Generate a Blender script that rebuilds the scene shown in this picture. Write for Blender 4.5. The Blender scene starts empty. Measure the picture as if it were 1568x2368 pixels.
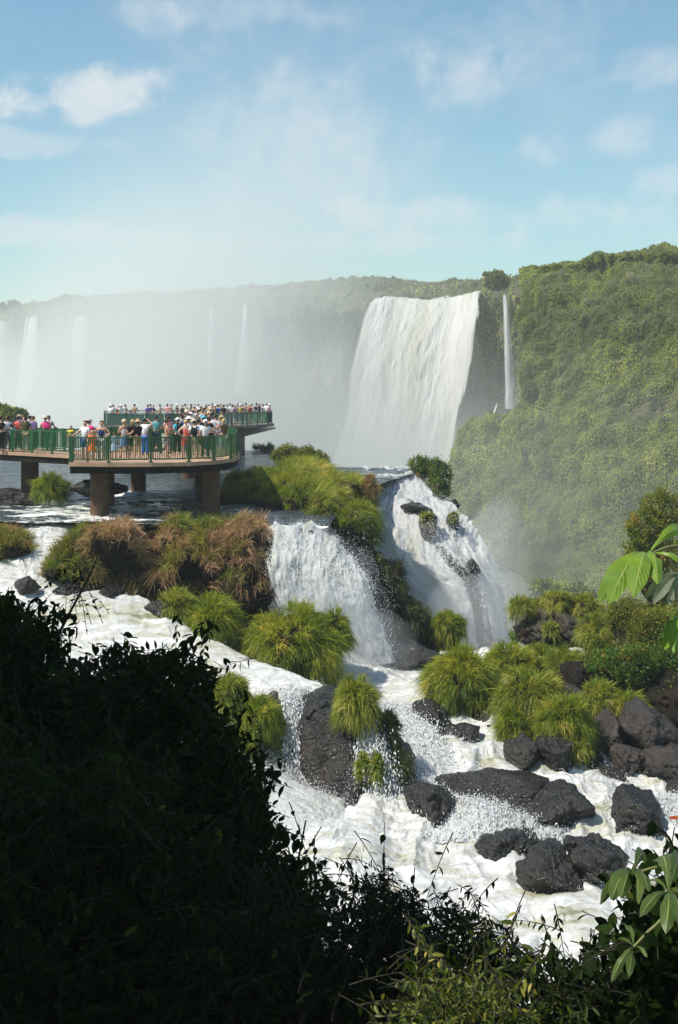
import bpy, bmesh, math, random
import numpy as np
from mathutils import Vector
R = math.radians
rng = np.random.default_rng(11)
random.seed(5)
C = bpy.context.scene.collection
F, U0, V0 = 3000.0, 784.0, 893.0          # focal length and horizon of the photograph, in its 1568 px wide frame

def P(u, v, Y):
    """a point of the place Y metres ahead of the camera, from where it is seen"""
    return np.array([(u-U0)/F*Y, Y, -(v-V0)/F*Y])
def proj(p):
    p = np.asarray(p)
    return p[..., 0]/p[..., 1]*F+U0, -p[..., 2]/p[..., 1]*F+V0

# ------------------------------------------------------------------ numpy noise
def _h(ix, iy, iz, seed):
    n = (ix*374761393 + iy*668265263 + iz*2147483647 + seed*974711) & 0xFFFFFFFF
    n = ((n ^ (n >> 13))*1274126177) & 0xFFFFFFFF
    n = ((n ^ (n >> 16))*2246822519) & 0xFFFFFFFF
    return ((n ^ (n >> 15)) & 0xFFFFFF)/float(0xFFFFFF)
def vnoise(p, seed=0):
    p = np.asarray(p, float); i = np.floor(p).astype(np.int64); f = p-i; f = f*f*f*(f*(f*6-15)+10)
    out = 0
    for dx in (0, 1):
        wx = f[..., 0] if dx else 1-f[..., 0]
        for dy in (0, 1):
            wy = f[..., 1] if dy else 1-f[..., 1]
            for dz in (0, 1):
                wz = f[..., 2] if dz else 1-f[..., 2]
                out = out + wx*wy*wz*_h(i[..., 0]+dx, i[..., 1]+dy, i[..., 2]+dz, seed)
    return out*2-1
def fbm(p, octv=4, seed=0, gain=.5):
    p = np.asarray(p, float); a, s, t = 1.0, 0.0, 0.0
    for k in range(octv):
        s = s+a*vnoise(p*(2.03**k)+k*17.3, seed+k); t += a; a *= gain
    return s/t
def ridged(p, octv=4, seed=0):
    p = np.asarray(p, float); a, s, t = 1.0, 0.0, 0.0
    for k in range(octv):
        s = s+a*(1-2*np.abs(vnoise(p*(2.03**k)+k*11.1, seed+k))); t += a; a *= .5
    return s/t
def unit(v): return v/np.maximum(np.linalg.norm(v, axis=-1, keepdims=True), 1e-9)
def sstep(a, b, x):
    t = np.clip((x-a)/(b-a), 0, 1); return t*t*(3-2*t)

# ------------------------------------------------------------------ mesh helpers
def np_mesh(name, v, faces, mat, attrs=None, uv=None, smooth=True):
    """faces: (n,3) or (n,4) int array, or a list of such arrays"""
    if not isinstance(faces, (list, tuple)): faces = [faces]
    faces = [np.asarray(f) for f in faces if len(f)]
    me = bpy.data.meshes.new(name)
    v = np.ascontiguousarray(v, dtype=np.float32)
    me.vertices.add(len(v)); me.vertices.foreach_set('co', v.ravel())
    idx = np.concatenate([f.ravel() for f in faces]).astype(np.int32)
    cnt = np.concatenate([np.full(len(f), f.shape[1]) for f in faces]).astype(np.int32)
    me.loops.add(len(idx)); me.loops.foreach_set('vertex_index', idx)
    st = np.zeros(len(cnt), np.int32); st[1:] = np.cumsum(cnt)[:-1]
    me.polygons.add(len(cnt)); me.polygons.foreach_set('loop_start', st)
    me.polygons.foreach_set('use_smooth', np.full(len(cnt), smooth))
    if uv is not None:
        l = me.uv_layers.new(name='UVMap'); l.data.foreach_set('uv', np.asarray(uv, np.float32)[idx].ravel())
    for k, a in (attrs or {}).items():
        at = me.attributes.new(k, 'FLOAT', 'POINT'); at.data.foreach_set('value', np.asarray(a, np.float32))
    me.update(calc_edges=True); me.validate()
    if mat is not None: me.materials.append(mat)
    return me
def obj(name, me, parent=None, loc=None):
    o = bpy.data.objects.new(name, me); C.objects.link(o)
    if parent is not None: o.parent = parent
    if loc is not None: o.location = loc
    return o
def tag(o, label=None, cat=None, group=None, kind=None):
    if label: o['label'] = label
    if cat: o['category'] = cat
    if group: o['group'] = group
    if kind: o['kind'] = kind
    return o
def empty(name, loc=(0, 0, 0)):
    o = bpy.data.objects.new(name, None); C.objects.link(o); o.location = loc; return o
class MB:
    def __init__(s): s.v = []; s.f = []; s.n = 0; s.a = []
    def add(s, v, f, a=None):
        v = np.asarray(v, float); s.v.append(v)
        for q in (f if isinstance(f, list) else [f]): s.f.append(np.asarray(q)+s.n)
        s.a.append(np.zeros(len(v)) if a is None else a); s.n += len(v)
    def build(s, name, mat, parent=None, smooth=True, loc=None):
        if not s.v: return None
        v = np.concatenate(s.v)
        if parent is not None and parent.type == 'EMPTY': v = v-np.array(parent.location)
        me = np_mesh(name, v, s.f, mat, {'rnd': np.concatenate(s.a)}, smooth=smooth)
        return obj(name, me, parent, loc)
BOXF = np.array([[0, 1, 3, 2], [4, 6, 7, 5], [0, 4, 5, 1], [2, 3, 7, 6], [0, 2, 6, 4], [1, 5, 7, 3]])
def box(mb, c, s, ang=0.0):
    c = np.asarray(c, float); s = np.asarray(s, float)/2
    q = np.array([[x, y, z] for x in (-1, 1) for y in (-1, 1) for z in (-1, 1)])*s
    ca, sa = math.cos(ang), math.sin(ang)
    q = np.stack([q[:, 0]*ca-q[:, 1]*sa, q[:, 0]*sa+q[:, 1]*ca, q[:, 2]], 1)
    mb.add(q+c, BOXF)
def tubes(pts, rad, sides=4):
    """pts (n,m,3), rad (n,m) or (m,) -> verts, quads"""
    pts = np.asarray(pts, float); n, m, _ = pts.shape; rad = np.broadcast_to(rad, (n, m))
    t = unit(np.gradient(pts, axis=1))
    ref = np.where(np.abs(t[:, :1, 2:3]) > .9, np.array([1., 0, 0]), np.array([0, 0, 1.]))
    a = unit(np.cross(t, np.broadcast_to(ref, t.shape))); b = np.cross(t, a)
    th = np.arange(sides)/sides*2*np.pi
    v = pts[:, :, None]+rad[:, :, None, None]*(np.cos(th)[None, None, :, None]*a[:, :, None]+np.sin(th)[None, None, :, None]*b[:, :, None])
    i = np.arange(n)[:, None, None]; j = np.arange(m-1)[None, :, None]; k = np.arange(sides)[None, None, :]
    k2 = (k+1) % sides; base = lambda jj, kk: (i*m+jj)*sides+kk
    f = np.stack([base(j, k), base(j, k2), base(j+1, k2), base(j+1, k)], -1).reshape(-1, 4)
    return v.reshape(-1, 3), f

# ------------------------------------------------------------------ materials
def new_mat(name):
    m = bpy.data.materials.new(name); m.use_nodes = True; nt = m.node_tree; nt.nodes.clear()
    out = nt.nodes.new('ShaderNodeOutputMaterial'); return m, nt, out
class N:
    """tiny node helper"""
    def __init__(s, nt): s.nt = nt
    def n(s, t, **kw):
        x = s.nt.nodes.new(t)
        for k, v in kw.items():
            if k in x.inputs.keys() if isinstance(k, str) else False: s.set(x, k, v)
            else: setattr(x, k, v)
        return x
    def set(s, x, k, v):
        if hasattr(v, 'links') or isinstance(v, bpy.types.NodeSocket): s.nt.links.new(v, x.inputs[k])
        else: x.inputs[k].default_value = v
    def math(s, op, a, b=None, c=None, clamp=False):
        x = s.nt.nodes.new('ShaderNodeMath'); x.operation = op; x.use_clamp = clamp
        for i, q in enumerate((a, b, c)):
            if q is not None: s.set(x, i, q)
        return x.outputs[0]
    def noise(s, vec, scale, detail=4, rough=.55, dist=0.0):
        x = s.nt.nodes.new('ShaderNodeTexNoise'); s.nt.links.new(vec, x.inputs['Vector'])
        x.inputs['Scale'].default_value = scale; x.inputs['Detail'].default_value = detail
        x.inputs['Roughness'].default_value = rough; x.inputs['Distortion'].default_value = dist
        return x.outputs['Fac']
    def ramp(s, fac, stops, interp='LINEAR'):
        x = s.nt.nodes.new('ShaderNodeValToRGB'); s.nt.links.new(fac, x.inputs[0]); e = x.color_ramp.elements
        x.color_ramp.interpolation = interp
        while len(e) < len(stops): e.new(.5)
        for el, (p, c) in zip(e, stops):
            el.position = p; el.color = (*c, 1) if len(c) == 3 else c
        return x.outputs[0]
    def mapping(s, vec, scale=(1, 1, 1), loc=(0, 0, 0), rot=(0, 0, 0)):
        x = s.nt.nodes.new('ShaderNodeMapping'); s.nt.links.new(vec, x.inputs[0])
        x.inputs['Scale'].default_value = scale; x.inputs['Location'].default_value = loc; x.inputs['Rotation'].default_value = rot
        return x.outputs[0]
    def bump(s, h, strength, dist):
        x = s.nt.nodes.new('ShaderNodeBump'); s.nt.links.new(h, x.inputs['Height'])
        x.inputs['Strength'].default_value = strength; x.inputs['Distance'].default_value = dist
        return x.outputs[0]
    def mix(s, fac, a, b, blend='MIX'):
        x = s.nt.nodes.new('ShaderNodeMix'); x.data_type = 'RGBA'; x.blend_type = blend
        s.set(x, 0, fac)
        for i, q in ((6, a), (7, b)):
            if isinstance(q, bpy.types.NodeSocket): s.nt.links.new(q, x.inputs[i])
            else: x.inputs[i].default_value = (*q, 1)
        return x.outputs[2]
    def link(s, a, b): s.nt.links.new(a, b)
def geo_pos(h): return h.nt.nodes.new('ShaderNodeNewGeometry').outputs['Position']
def bsdf(h, color, rough=.6, spec=.4, normal=None, metal=0.0):
    b = h.nt.nodes.new('ShaderNodeBsdfPrincipled')
    if isinstance(color, bpy.types.NodeSocket): h.link(color, b.inputs['Base Color'])
    else: b.inputs['Base Color'].default_value = (*color, 1)
    if isinstance(rough, bpy.types.NodeSocket): h.link(rough, b.inputs['Roughness'])
    else: b.inputs['Roughness'].default_value = rough
    b.inputs['Specular IOR Level'].default_value = spec; b.inputs['Metallic'].default_value = metal
    if normal is not None: h.link(normal, b.inputs['Normal'])
    return b
_cache = {}
def plain(name, col, rough=.7, spec=.3, var=.12, scale=20):
    if name in _cache: return _cache[name]
    m, nt, out = new_mat(name); h = N(nt)
    tc = nt.nodes.new('ShaderNodeTexCoord').outputs['Object']
    n = h.noise(tc, scale, 3)
    c = h.ramp(n, [(.3, tuple(x*(1-var) for x in col)), (.7, tuple(min(1, x*(1+var)) for x in col))])
    b = bsdf(h, c, rough, spec); h.link(b.outputs[0], out.inputs[0]); _cache[name] = m; return m
def leaf_mat(name, stops, transl=.35, rough=.45, spec=.3, tint=(1.25, 1.2, .5), noise_scale=None, noise_stops=None):
    m, nt, out = new_mat(name); h = N(nt)
    at = nt.nodes.new('ShaderNodeAttribute'); at.attribute_name = 'rnd'
    col = h.ramp(at.outputs['Fac'], stops)
    if noise_scale:
        n = h.noise(geo_pos(h), noise_scale, 3)
        col = h.mix(1.0, col, h.ramp(n, noise_stops), 'MULTIPLY')
    b = bsdf(h, col, rough, spec)
    if transl > 0:
        t = nt.nodes.new('ShaderNodeBsdfTranslucent'); h.link(h.mix(1.0, col, tint, 'MULTIPLY'), t.inputs[0])
        mx = nt.nodes.new('ShaderNodeMixShader'); mx.inputs[0].default_value = transl
        h.link(b.outputs[0], mx.inputs[1]); h.link(t.outputs[0], mx.inputs[2]); h.link(mx.outputs[0], out.inputs[0])
    else: h.link(b.outputs[0], out.inputs[0])
    return m

GREEN = [(0, (.045, .10, .008)), (.3, (.12, .19, .012)), (.6, (.24, .30, .025)), (.85, (.42, .42, .07)), (1, (.55, .46, .16))]
m_grass = leaf_mat('grass_green', [(p_, tuple(min(1, q*k_) for q, k_ in zip(c_, (1.25, 1.12, 1.0)))) for p_, c_ in GREEN], .45)
m_grass_y = leaf_mat('grass_olive', [(0, (.08, .135, .012)), (.35, (.21, .26, .022)), (.7, (.40, .39, .06)), (1, (.62, .50, .19))], .42)
m_grass_br = leaf_mat('grass_russet', [(0, (.15, .22, .02)), (.3, (.30, .28, .04)), (.46, (.34, .22, .10)), (.75, (.46, .28, .17)), (1, (.62, .44, .27))], .32, tint=(1.1, 1.0, .8))
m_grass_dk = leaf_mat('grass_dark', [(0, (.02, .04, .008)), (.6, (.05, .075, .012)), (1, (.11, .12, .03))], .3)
m_bush = leaf_mat('bush_leaf', [(0, (.03, .08, .008)), (.5, (.08, .17, .015)), (.8, (.17, .25, .03)), (.96, (.3, .3, .06)), (1, (.45, .2, .03))], .4)
m_bush_y = leaf_mat('bush_leaf_olive', [(0, (.06, .1, .01)), (.5, (.16, .2, .02)), (.85, (.3, .28, .04)), (1, (.45, .25, .05))], .4)
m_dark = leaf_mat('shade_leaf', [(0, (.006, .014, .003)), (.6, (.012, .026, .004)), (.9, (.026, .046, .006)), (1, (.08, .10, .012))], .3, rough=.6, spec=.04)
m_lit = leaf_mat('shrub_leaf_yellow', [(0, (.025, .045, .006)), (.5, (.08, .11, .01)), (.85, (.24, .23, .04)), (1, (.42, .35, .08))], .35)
m_cliff = leaf_mat('cliff_leaf', [(0, (.05, .075, .015)), (.42, (.155, .205, .028)), (.75, (.30, .345, .05)), (1, (.40, .39, .10))], .25, spec=.12,
                   noise_scale=.05, noise_stops=[(.3, (.75, .72, .7)), (.55, (1, 1, 1)), (.75, (1.25, 1.2, .95))])
m_bark = plain('bark', (.10, .07, .05), .9, .2, .4, 8)
m_twig = plain('twig', (.035, .03, .02), .8, .2, .3, 20)

def rock_mat(name, cols, rough=(.3, .7), scale=1.0, bumpd=.12, moss=0.0, spec=.5):
    m, nt, out = new_mat(name); h = N(nt); p = geo_pos(h)
    n1 = h.noise(p, 1.3*scale, 6, .6); n2 = h.noise(p, 9*scale, 5, .65); n3 = h.noise(p, .45*scale, 3)
    col = h.ramp(n1, [(.3, cols[0]), (.55, cols[1]), (.75, cols[2])])
    col = h.mix(h.ramp(n3, [(.52, (0, 0, 0)), (.72, (1, 1, 1))]), col, cols[3])
    if moss:
        g = nt.nodes.new('ShaderNodeNewGeometry'); sx = nt.nodes.new('ShaderNodeSeparateXYZ'); h.link(g.outputs['Normal'], sx.inputs[0])
        f = h.math('MULTIPLY', h.ramp(sx.outputs[2], [(.3, (0, 0, 0)), (.8, (1, 1, 1))]), h.ramp(n2, [(.45, (0, 0, 0)), (.6, (moss,)*3)]))
        col = h.mix(f, col, (.09, .1, .02))
    hh = h.math('ADD', h.math('MULTIPLY', n1, 1.0), h.math('MULTIPLY', n2, .45))
    vo = nt.nodes.new('ShaderNodeTexVoronoi'); h.link(p, vo.inputs['Vector']); vo.feature = 'DISTANCE_TO_EDGE'; vo.inputs['Scale'].default_value = 1.1*scale
    crack = h.ramp(vo.outputs['Distance'], [(0, (0, 0, 0)), (.05, (1, 1, 1))])
    hh = h.math('ADD', hh, h.math('MULTIPLY', crack, .12))
    b = bsdf(h, col, h.ramp(n2, [(.35, (rough[0],)*3), (.65, (rough[1],)*3)]), spec, h.bump(hh, 1.0, bumpd))
    h.link(b.outputs[0], out.inputs[0]); return m
m_rock = rock_mat('basalt_wet', [(.005, .0045, .0045), (.014, .013, .011), (.034, .030, .025), (.030, .021, .013)], (.16, .55), bumpd=.2)
m_rockdry = rock_mat('basalt_dry', [(.015, .012, .011), (.032, .025, .022), (.068, .052, .043), (.055, .034, .023)], (.4, .8), bumpd=.2)
m_rockred = rock_mat('basalt_brown', [(.012, .0095, .008), (.026, .019, .015), (.055, .04, .03), (.07, .034, .018)], (.4, .8), scale=1.6, moss=.5)
m_earth = rock_mat('root_earth', [(.007, .006, .005), (.018, .013, .009), (.04, .028, .019), (.03, .021, .012)], (.7, .95), scale=2.5, bumpd=.2, spec=.15)
m_cliffrock = rock_mat('cliff_rock', [(.05, .055, .03), (.08, .09, .045), (.12, .12, .07), (.16, .14, .12)], (.7, .95), scale=.22, bumpd=.8, spec=.15)
m_ground = rock_mat('bank_earth', [(.006, .005, .004), (.012, .010, .006), (.025, .02, .012), (.01, .012, .005)], (.8, .98), scale=2, spec=.03)
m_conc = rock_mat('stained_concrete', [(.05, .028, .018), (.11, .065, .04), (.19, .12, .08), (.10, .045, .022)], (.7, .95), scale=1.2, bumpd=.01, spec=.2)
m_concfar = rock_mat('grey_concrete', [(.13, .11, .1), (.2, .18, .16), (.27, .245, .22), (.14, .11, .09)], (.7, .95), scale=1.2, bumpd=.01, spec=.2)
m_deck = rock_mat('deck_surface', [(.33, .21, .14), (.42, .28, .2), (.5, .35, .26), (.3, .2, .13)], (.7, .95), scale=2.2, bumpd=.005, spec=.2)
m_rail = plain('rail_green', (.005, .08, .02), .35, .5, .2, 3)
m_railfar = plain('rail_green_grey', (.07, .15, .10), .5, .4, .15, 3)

def foam_mat(name, white=(.86, .87, .86), beige=(.74, .71, .5), dark=None, soft=16.0, streak=False, scale=(1, 1, 1), bscale=1.0, bump=.12, use_uv=False, alpha=False, beige_amt=(.5, .72), dscale=1.0, rough=.45):
    m, nt, out = new_mat(name); h = N(nt)
    p = nt.nodes.new('ShaderNodeUVMap').outputs[0] if use_uv else geo_pos(h)
    q = h.mapping(p, scale)
    n0 = h.noise(q, .5*bscale, 5, .6, .8); n1 = h.noise(q, 2.4*bscale, 6, .68, .5); n2 = h.noise(q, 9*bscale, 4, .6)
    if streak:
        k = h.math('ADD', n1, h.math('MULTIPLY', h.math('SUBTRACT', n0, .5), .7)); k = h.math('ADD', k, h.math('MULTIPLY', h.math('SUBTRACT', n2, .5), .25))
        col = h.ramp(k, [(.27, (.30, .29, .19)), (.385, beige), (.49, tuple(x*.88 for x in white)), (.61, (.84, .85, .84))])
    else:
        col = h.mix(h.ramp(n0, [(beige_amt[0], (0, 0, 0)), (beige_amt[1], (1, 1, 1))]), white, beige)
    if dark: col = h.mix(h.ramp(h.noise(h.mapping(p, scale, (7, 3, 1)), 1.0*dscale, 6, .68, 1.0), [(dark[1], (0, 0, 0)), (dark[1]+.12, (dark[2],)*3)]), col, dark[0])
    hh = h.math('ADD', n1, h.math('MULTIPLY', n2, .35))
    b = bsdf(h, col, rough, .35, h.bump(hh, 1.0, bump))
    tl = nt.nodes.new('ShaderNodeBsdfTranslucent'); h.link(col, tl.inputs[0]); ms = nt.nodes.new('ShaderNodeMixShader'); ms.inputs[0].default_value = .42 if alpha else .25
    h.link(b.outputs[0], ms.inputs[1]); h.link(tl.outputs[0], ms.inputs[2])
    if alpha:
        at = nt.nodes.new('ShaderNodeAttribute'); at.attribute_name = 'cov'
        nn = h.math('ADD', h.math('MULTIPLY', n1, .65), h.math('MULTIPLY', n2, .35))
        a = h.math('SUBTRACT', h.math('ADD', nn, at.outputs['Fac']), 1.0)
        a = h.math('MULTIPLY', a, soft, clamp=True)
        tr = nt.nodes.new('ShaderNodeBsdfTransparent'); mx = nt.nodes.new('ShaderNodeMixShader')
        h.link(a, mx.inputs[0]); h.link(tr.outputs[0], mx.inputs[1]); h.link(ms.outputs[0], mx.inputs[2]); h.link(mx.outputs[0], out.inputs[0])
    else: h.link(ms.outputs[0], out.inputs[0])
    return m
m_fall = foam_mat('falling_water', white=(.76, .78, .79), beige=(.66, .65, .50), use_uv=True, scale=(1.9, .5, 1), bscale=1.15, bump=.09, rough=.35, alpha=True, beige_amt=(.56, .78))
m_white = foam_mat('white_water', streak=True, white=(.72, .73, .73), beige=(.57, .56, .45), scale=(.34, 1.0, .9), bscale=1.1, bump=.12, beige_amt=(.47, .70), rough=.42)
m_farfall = foam_mat('far_falling_water', use_uv=True, white=(.82, .82, .81), beige=(.66, .66, .58), scale=(.42, .035, 1), bscale=1, bump=.22, alpha=True, beige_amt=(.46, .66), soft=3.0, rough=.85)
m_drop = plain('water_drops', (.7, .72, .74), .3, .5, .02)
def river_mat():
    m, nt, out = new_mat('river_water'); h = N(nt); p = geo_pos(h)
    at = nt.nodes.new('ShaderNodeAttribute'); at.attribute_name = 'foam'
    q = h.mapping(p, (.45, 1.0, 1.0))
    n1 = h.noise(q, 1.6, 7, .68, .6); n2 = h.noise(q, 6.5, 6, .65)
    f = h.math('MULTIPLY', h.math('SUBTRACT', h.math('ADD', h.math('ADD', h.math('MULTIPLY', n1, .7), h.math('MULTIPLY', n2, .3)), at.outputs['Fac']), 1.0), 9.0, clamp=True)
    w = bsdf(h, h.ramp(n1, [(.35, (.02, .032, .042)), (.7, (.06, .07, .07))]), .10, .7, h.bump(h.math('ADD', n2, n1), 1.0, .14))
    w.inputs['IOR'].default_value = 1.33
    fo = bsdf(h, (.8, .81, .77), .5, .3, h.bump(n2, 1.0, .08))
    mx = nt.nodes.new('ShaderNodeMixShader'); h.link(f, mx.inputs[0]); h.link(w.outputs[0], mx.inputs[1]); h.link(fo.outputs[0], mx.inputs[2]); h.link(mx.outputs[0], out.inputs[0])
    return m
m_river = river_mat()

# ------------------------------------------------------------------ lofted surfaces
def cr(ctrl, n, axis):
    ctrl = np.moveaxis(np.asarray(ctrl, float), axis, 0); m = len(ctrl)
    t = np.linspace(0, m-1, n); i = np.clip(np.floor(t).astype(int), 0, m-2); f = (t-i).reshape((-1,)+(1,)*(ctrl.ndim-1))
    p1, p2 = ctrl[i], ctrl[i+1]; p0 = np.where((i > 0).reshape(f.shape), ctrl[np.maximum(i-1, 0)], 2*p1-p2); p3 = np.where((i < m-2).reshape(f.shape), ctrl[np.minimum(i+2, m-1)], 2*p2-p1)
    r = .5*((2*p1)+(-p0+p2)*f+(2*p0-5*p1+4*p2-p3)*f*f+(-p0+3*p1-3*p2+p3)*f**3)
    return np.moveaxis(r, 0, axis)
def loft(rows, nv, nu):
    g = np.array([[P(*q) for q in r] for r in rows])
    return cr(cr(g, nv, 0), nu, 1)
def gridf(nv, nu):
    i, j = np.meshgrid(np.arange(nv-1), np.arange(nu-1), indexing='ij'); a = (i*nu+j).ravel()
    return np.stack([a, a+nu, a+nu+1, a+1], 1)
def gnormals(g):
    return unit(np.cross(np.gradient(g, axis=1), np.gradient(g, axis=0)))
def metric_uv(g):
    s = np.concatenate([np.zeros((g.shape[0], 1)), np.cumsum(np.linalg.norm(np.diff(g, axis=1), axis=2), 1)], 1)
    t = np.concatenate([np.zeros((1, g.shape[1])), np.cumsum(np.linalg.norm(np.diff(g, axis=0), axis=2), 0)], 0)
    return np.stack([s, -t], -1)

drops = MB()
OCT = np.array([[1, 0, 0], [-1, 0, 0], [0, 1, 0], [0, -1, 0], [0, 0, 1], [0, 0, -1]], float)
OCTF = np.array([[0, 2, 4], [2, 1, 4], [1, 3, 4], [3, 0, 4], [2, 0, 5], [1, 2, 5], [3, 1, 5], [0, 3, 5]])
def clots(pos, size, stretch=1.6, flow=None):
    """little lumps of airborne water"""
    n = len(pos); s = np.asarray(size).reshape(-1, 1, 1)*np.ones((n, 1, 1))
    loc = OCT[None]*s*rng.uniform(.6, 1.2, (n, 6, 1))
    if flow is None: loc[..., 2] *= stretch
    else:
        fl = unit(flow)[:, None]; loc = loc+fl*(np.sum(loc*fl, 2, keepdims=True))*(stretch-1)
    v = (pos[:, None]+loc).reshape(-1, 3); f = (np.arange(n)[:, None, None]*6+OCTF[None]).reshape(-1, 3)
    return v, f

def waterfall(label, rows, nv, nu, cov, amp=.25, fscale=(1.2, .35), nclot=6000, csize=(.015, .05), mat=None, seed=0, thick=.35, group=None, spray=True, name='waterfall', edge=.35, ew=.10):
    g = loft(rows, nv, nu); uv = metric_uv(g); nn = gnormals(g)
    if np.mean(nn[..., 1]) > 0: nn = -nn
    q = np.stack([uv[..., 0]*fscale[0], uv[..., 1]*fscale[1], np.full(uv.shape[:2], seed*3.7)], -1)
    d = fbm(q, 4, seed, .48)*amp + np.abs(fbm(q*2.6, 3, seed+9))*amp*.35+fbm(q*np.array([.35, .5, 1]), 2, seed+5)*amp*1.1
    S, T = np.meshgrid(np.linspace(0, 1, nu), np.linspace(0, 1, nv))
    c = cov(S, T)*np.ones_like(S)
    c = c+.16*fbm(q*np.array([.55, .5, 1])+7, 3, seed+51)
    e = np.minimum(S, 1-S); c = c-np.clip((ew-e)/ew, 0, 1)**1.5*edge*(1+.8*fbm(q*2, 3, seed+31))
    g2 = g+nn*d[..., None]
    root = empty(name, tuple(np.round(g[-1, nu//2], 3)))
    tag(root, label, 'waterfall', group)
    L = np.array(root.location)
    me = np_mesh('falling_water', (g2-L).reshape(-1, 3), gridf(nv, nu), mat or m_fall, {'cov': c.ravel()}, uv.reshape(-1, 2))
    obj('falling_water', me, root)
    if nclot:
        i = rng.uniform(0, nv-2, nclot*2); j = rng.uniform(0, nu-1.01, nclot*2)
        keep = rng.uniform(0, 1, len(i)) < np.clip(c[i.astype(int), j.astype(int)]*1.3, .12, 1); i, j = i[keep][:nclot], j[keep][:nclot]
        ii, jj = i.astype(int), j.astype(int); fi, fj = (i-ii)[:, None], (j-jj)[:, None]
        p = g2[ii, jj]*(1-fi)*(1-fj)+g2[ii+1, jj]*fi*(1-fj)+g2[ii, jj+1]*(1-fi)*fj+g2[ii+1, jj+1]*fi*fj
        flow = g[ii+1, jj]-g[ii, jj]
        p = p+nn[ii, jj]*(rng.exponential(thick*.3, (len(p), 1)))+rng.normal(0, .04, p.shape)
        v, f = clots(p, csize[0]+(csize[1]-csize[0])*rng.uniform(0, 1, len(p))**2.5, 4.0, flow)
        # thrown drops beyond the two edges
        ne = nclot//15; ti = rng.uniform(.05, 1, ne)*(nv-2); side = rng.integers(0, 2, ne)*(nu-1); ti = ti.astype(int)
        pe = g2[ti, side]+np.where(side[:, None] == 0, -1, 1)*np.array([1., 0, 0])*rng.exponential(.11, (ne, 1))+rng.normal(0, .09, (ne, 3))+nn[ti, side]*.2
        v2, f2 = clots(pe, rng.uniform(csize[0]*.7, csize[0]*1.3, ne), 1.5)
        me = np_mesh('spray', np.concatenate([v, v2])-L, [f, f2+len(v)], m_drop)
        s = obj('spray', me, root); s['kind'] = 'stuff'
    return g

def rock_verts(sub, seed, nplanes=13, rough=.06, fine=.02, lumps=0.0, pw=22):
    r = np.random.default_rng(seed)
    if sub not in _cache:
        bm = bmesh.new(); bmesh.ops.create_icosphere(bm, subdivisions=sub, radius=1)
        _cache[sub] = (np.array([v.co[:] for v in bm.verts]), np.array([[v.index for v in f.verts] for f in bm.faces])); bm.free()
    d, f = _cache[sub]; d = unit(d)
    n = unit(r.normal(size=(nplanes, 3))); hh = r.uniform(.62, 1.0, nplanes)
    k = (d@n.T)/hh; rad = 1/np.maximum((np.sum(np.maximum(k, 0)**pw, 1))**(1/pw), .8)
    o = r.uniform(-50, 50, 3)
    rad = rad*(1+rough*2*fbm(d*2.2+o, 4, seed)+fine*2*ridged(d*7+o, 3, seed+3)+lumps*fbm(d*1.3+o, 2, seed+7))
    return d*rad[:, None], f
def fit(v, u0, u1, v0, v1, Y, depth=None):
    c = P((u0+u1)/2, (v0+v1)/2, Y); sx = (u1-u0)/2/F*Y; sz = (v1-v0)/2/F*Y; sy = (depth or (sx+sz))/2
    v = v-(v.max(0)+v.min(0))/2; v = v/(v.max(0)-v.min(0))*2*np.array([sx, sy, sz])
    return v+c
def rock(u0, u1, v0, v1, Y, seed, label=None, mat=None, depth=None, sub=5, name='boulder', group=None, cat='rock', np_=13, rough=.07, fine=.025, tilt=0.0, lumps=0.0):
    v, f = rock_verts(sub, seed, np_, rough, fine, lumps)
    if tilt:
        ca, sa = math.cos(tilt), math.sin(tilt); v = np.stack([v[:, 0]*ca-v[:, 2]*sa, v[:, 1], v[:, 0]*sa+v[:, 2]*ca], 1)
    v = fit(v, u0, u1, v0, v1, Y, depth); c = np.array([v[:, 0].mean(), v[:, 1].mean(), v[:, 2].min()])
    o = obj(name, np_mesh(name, v-c, f, mat or m_rock), None, tuple(c))
    if label: tag(o, label, cat, group)
    return o, v, f

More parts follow.
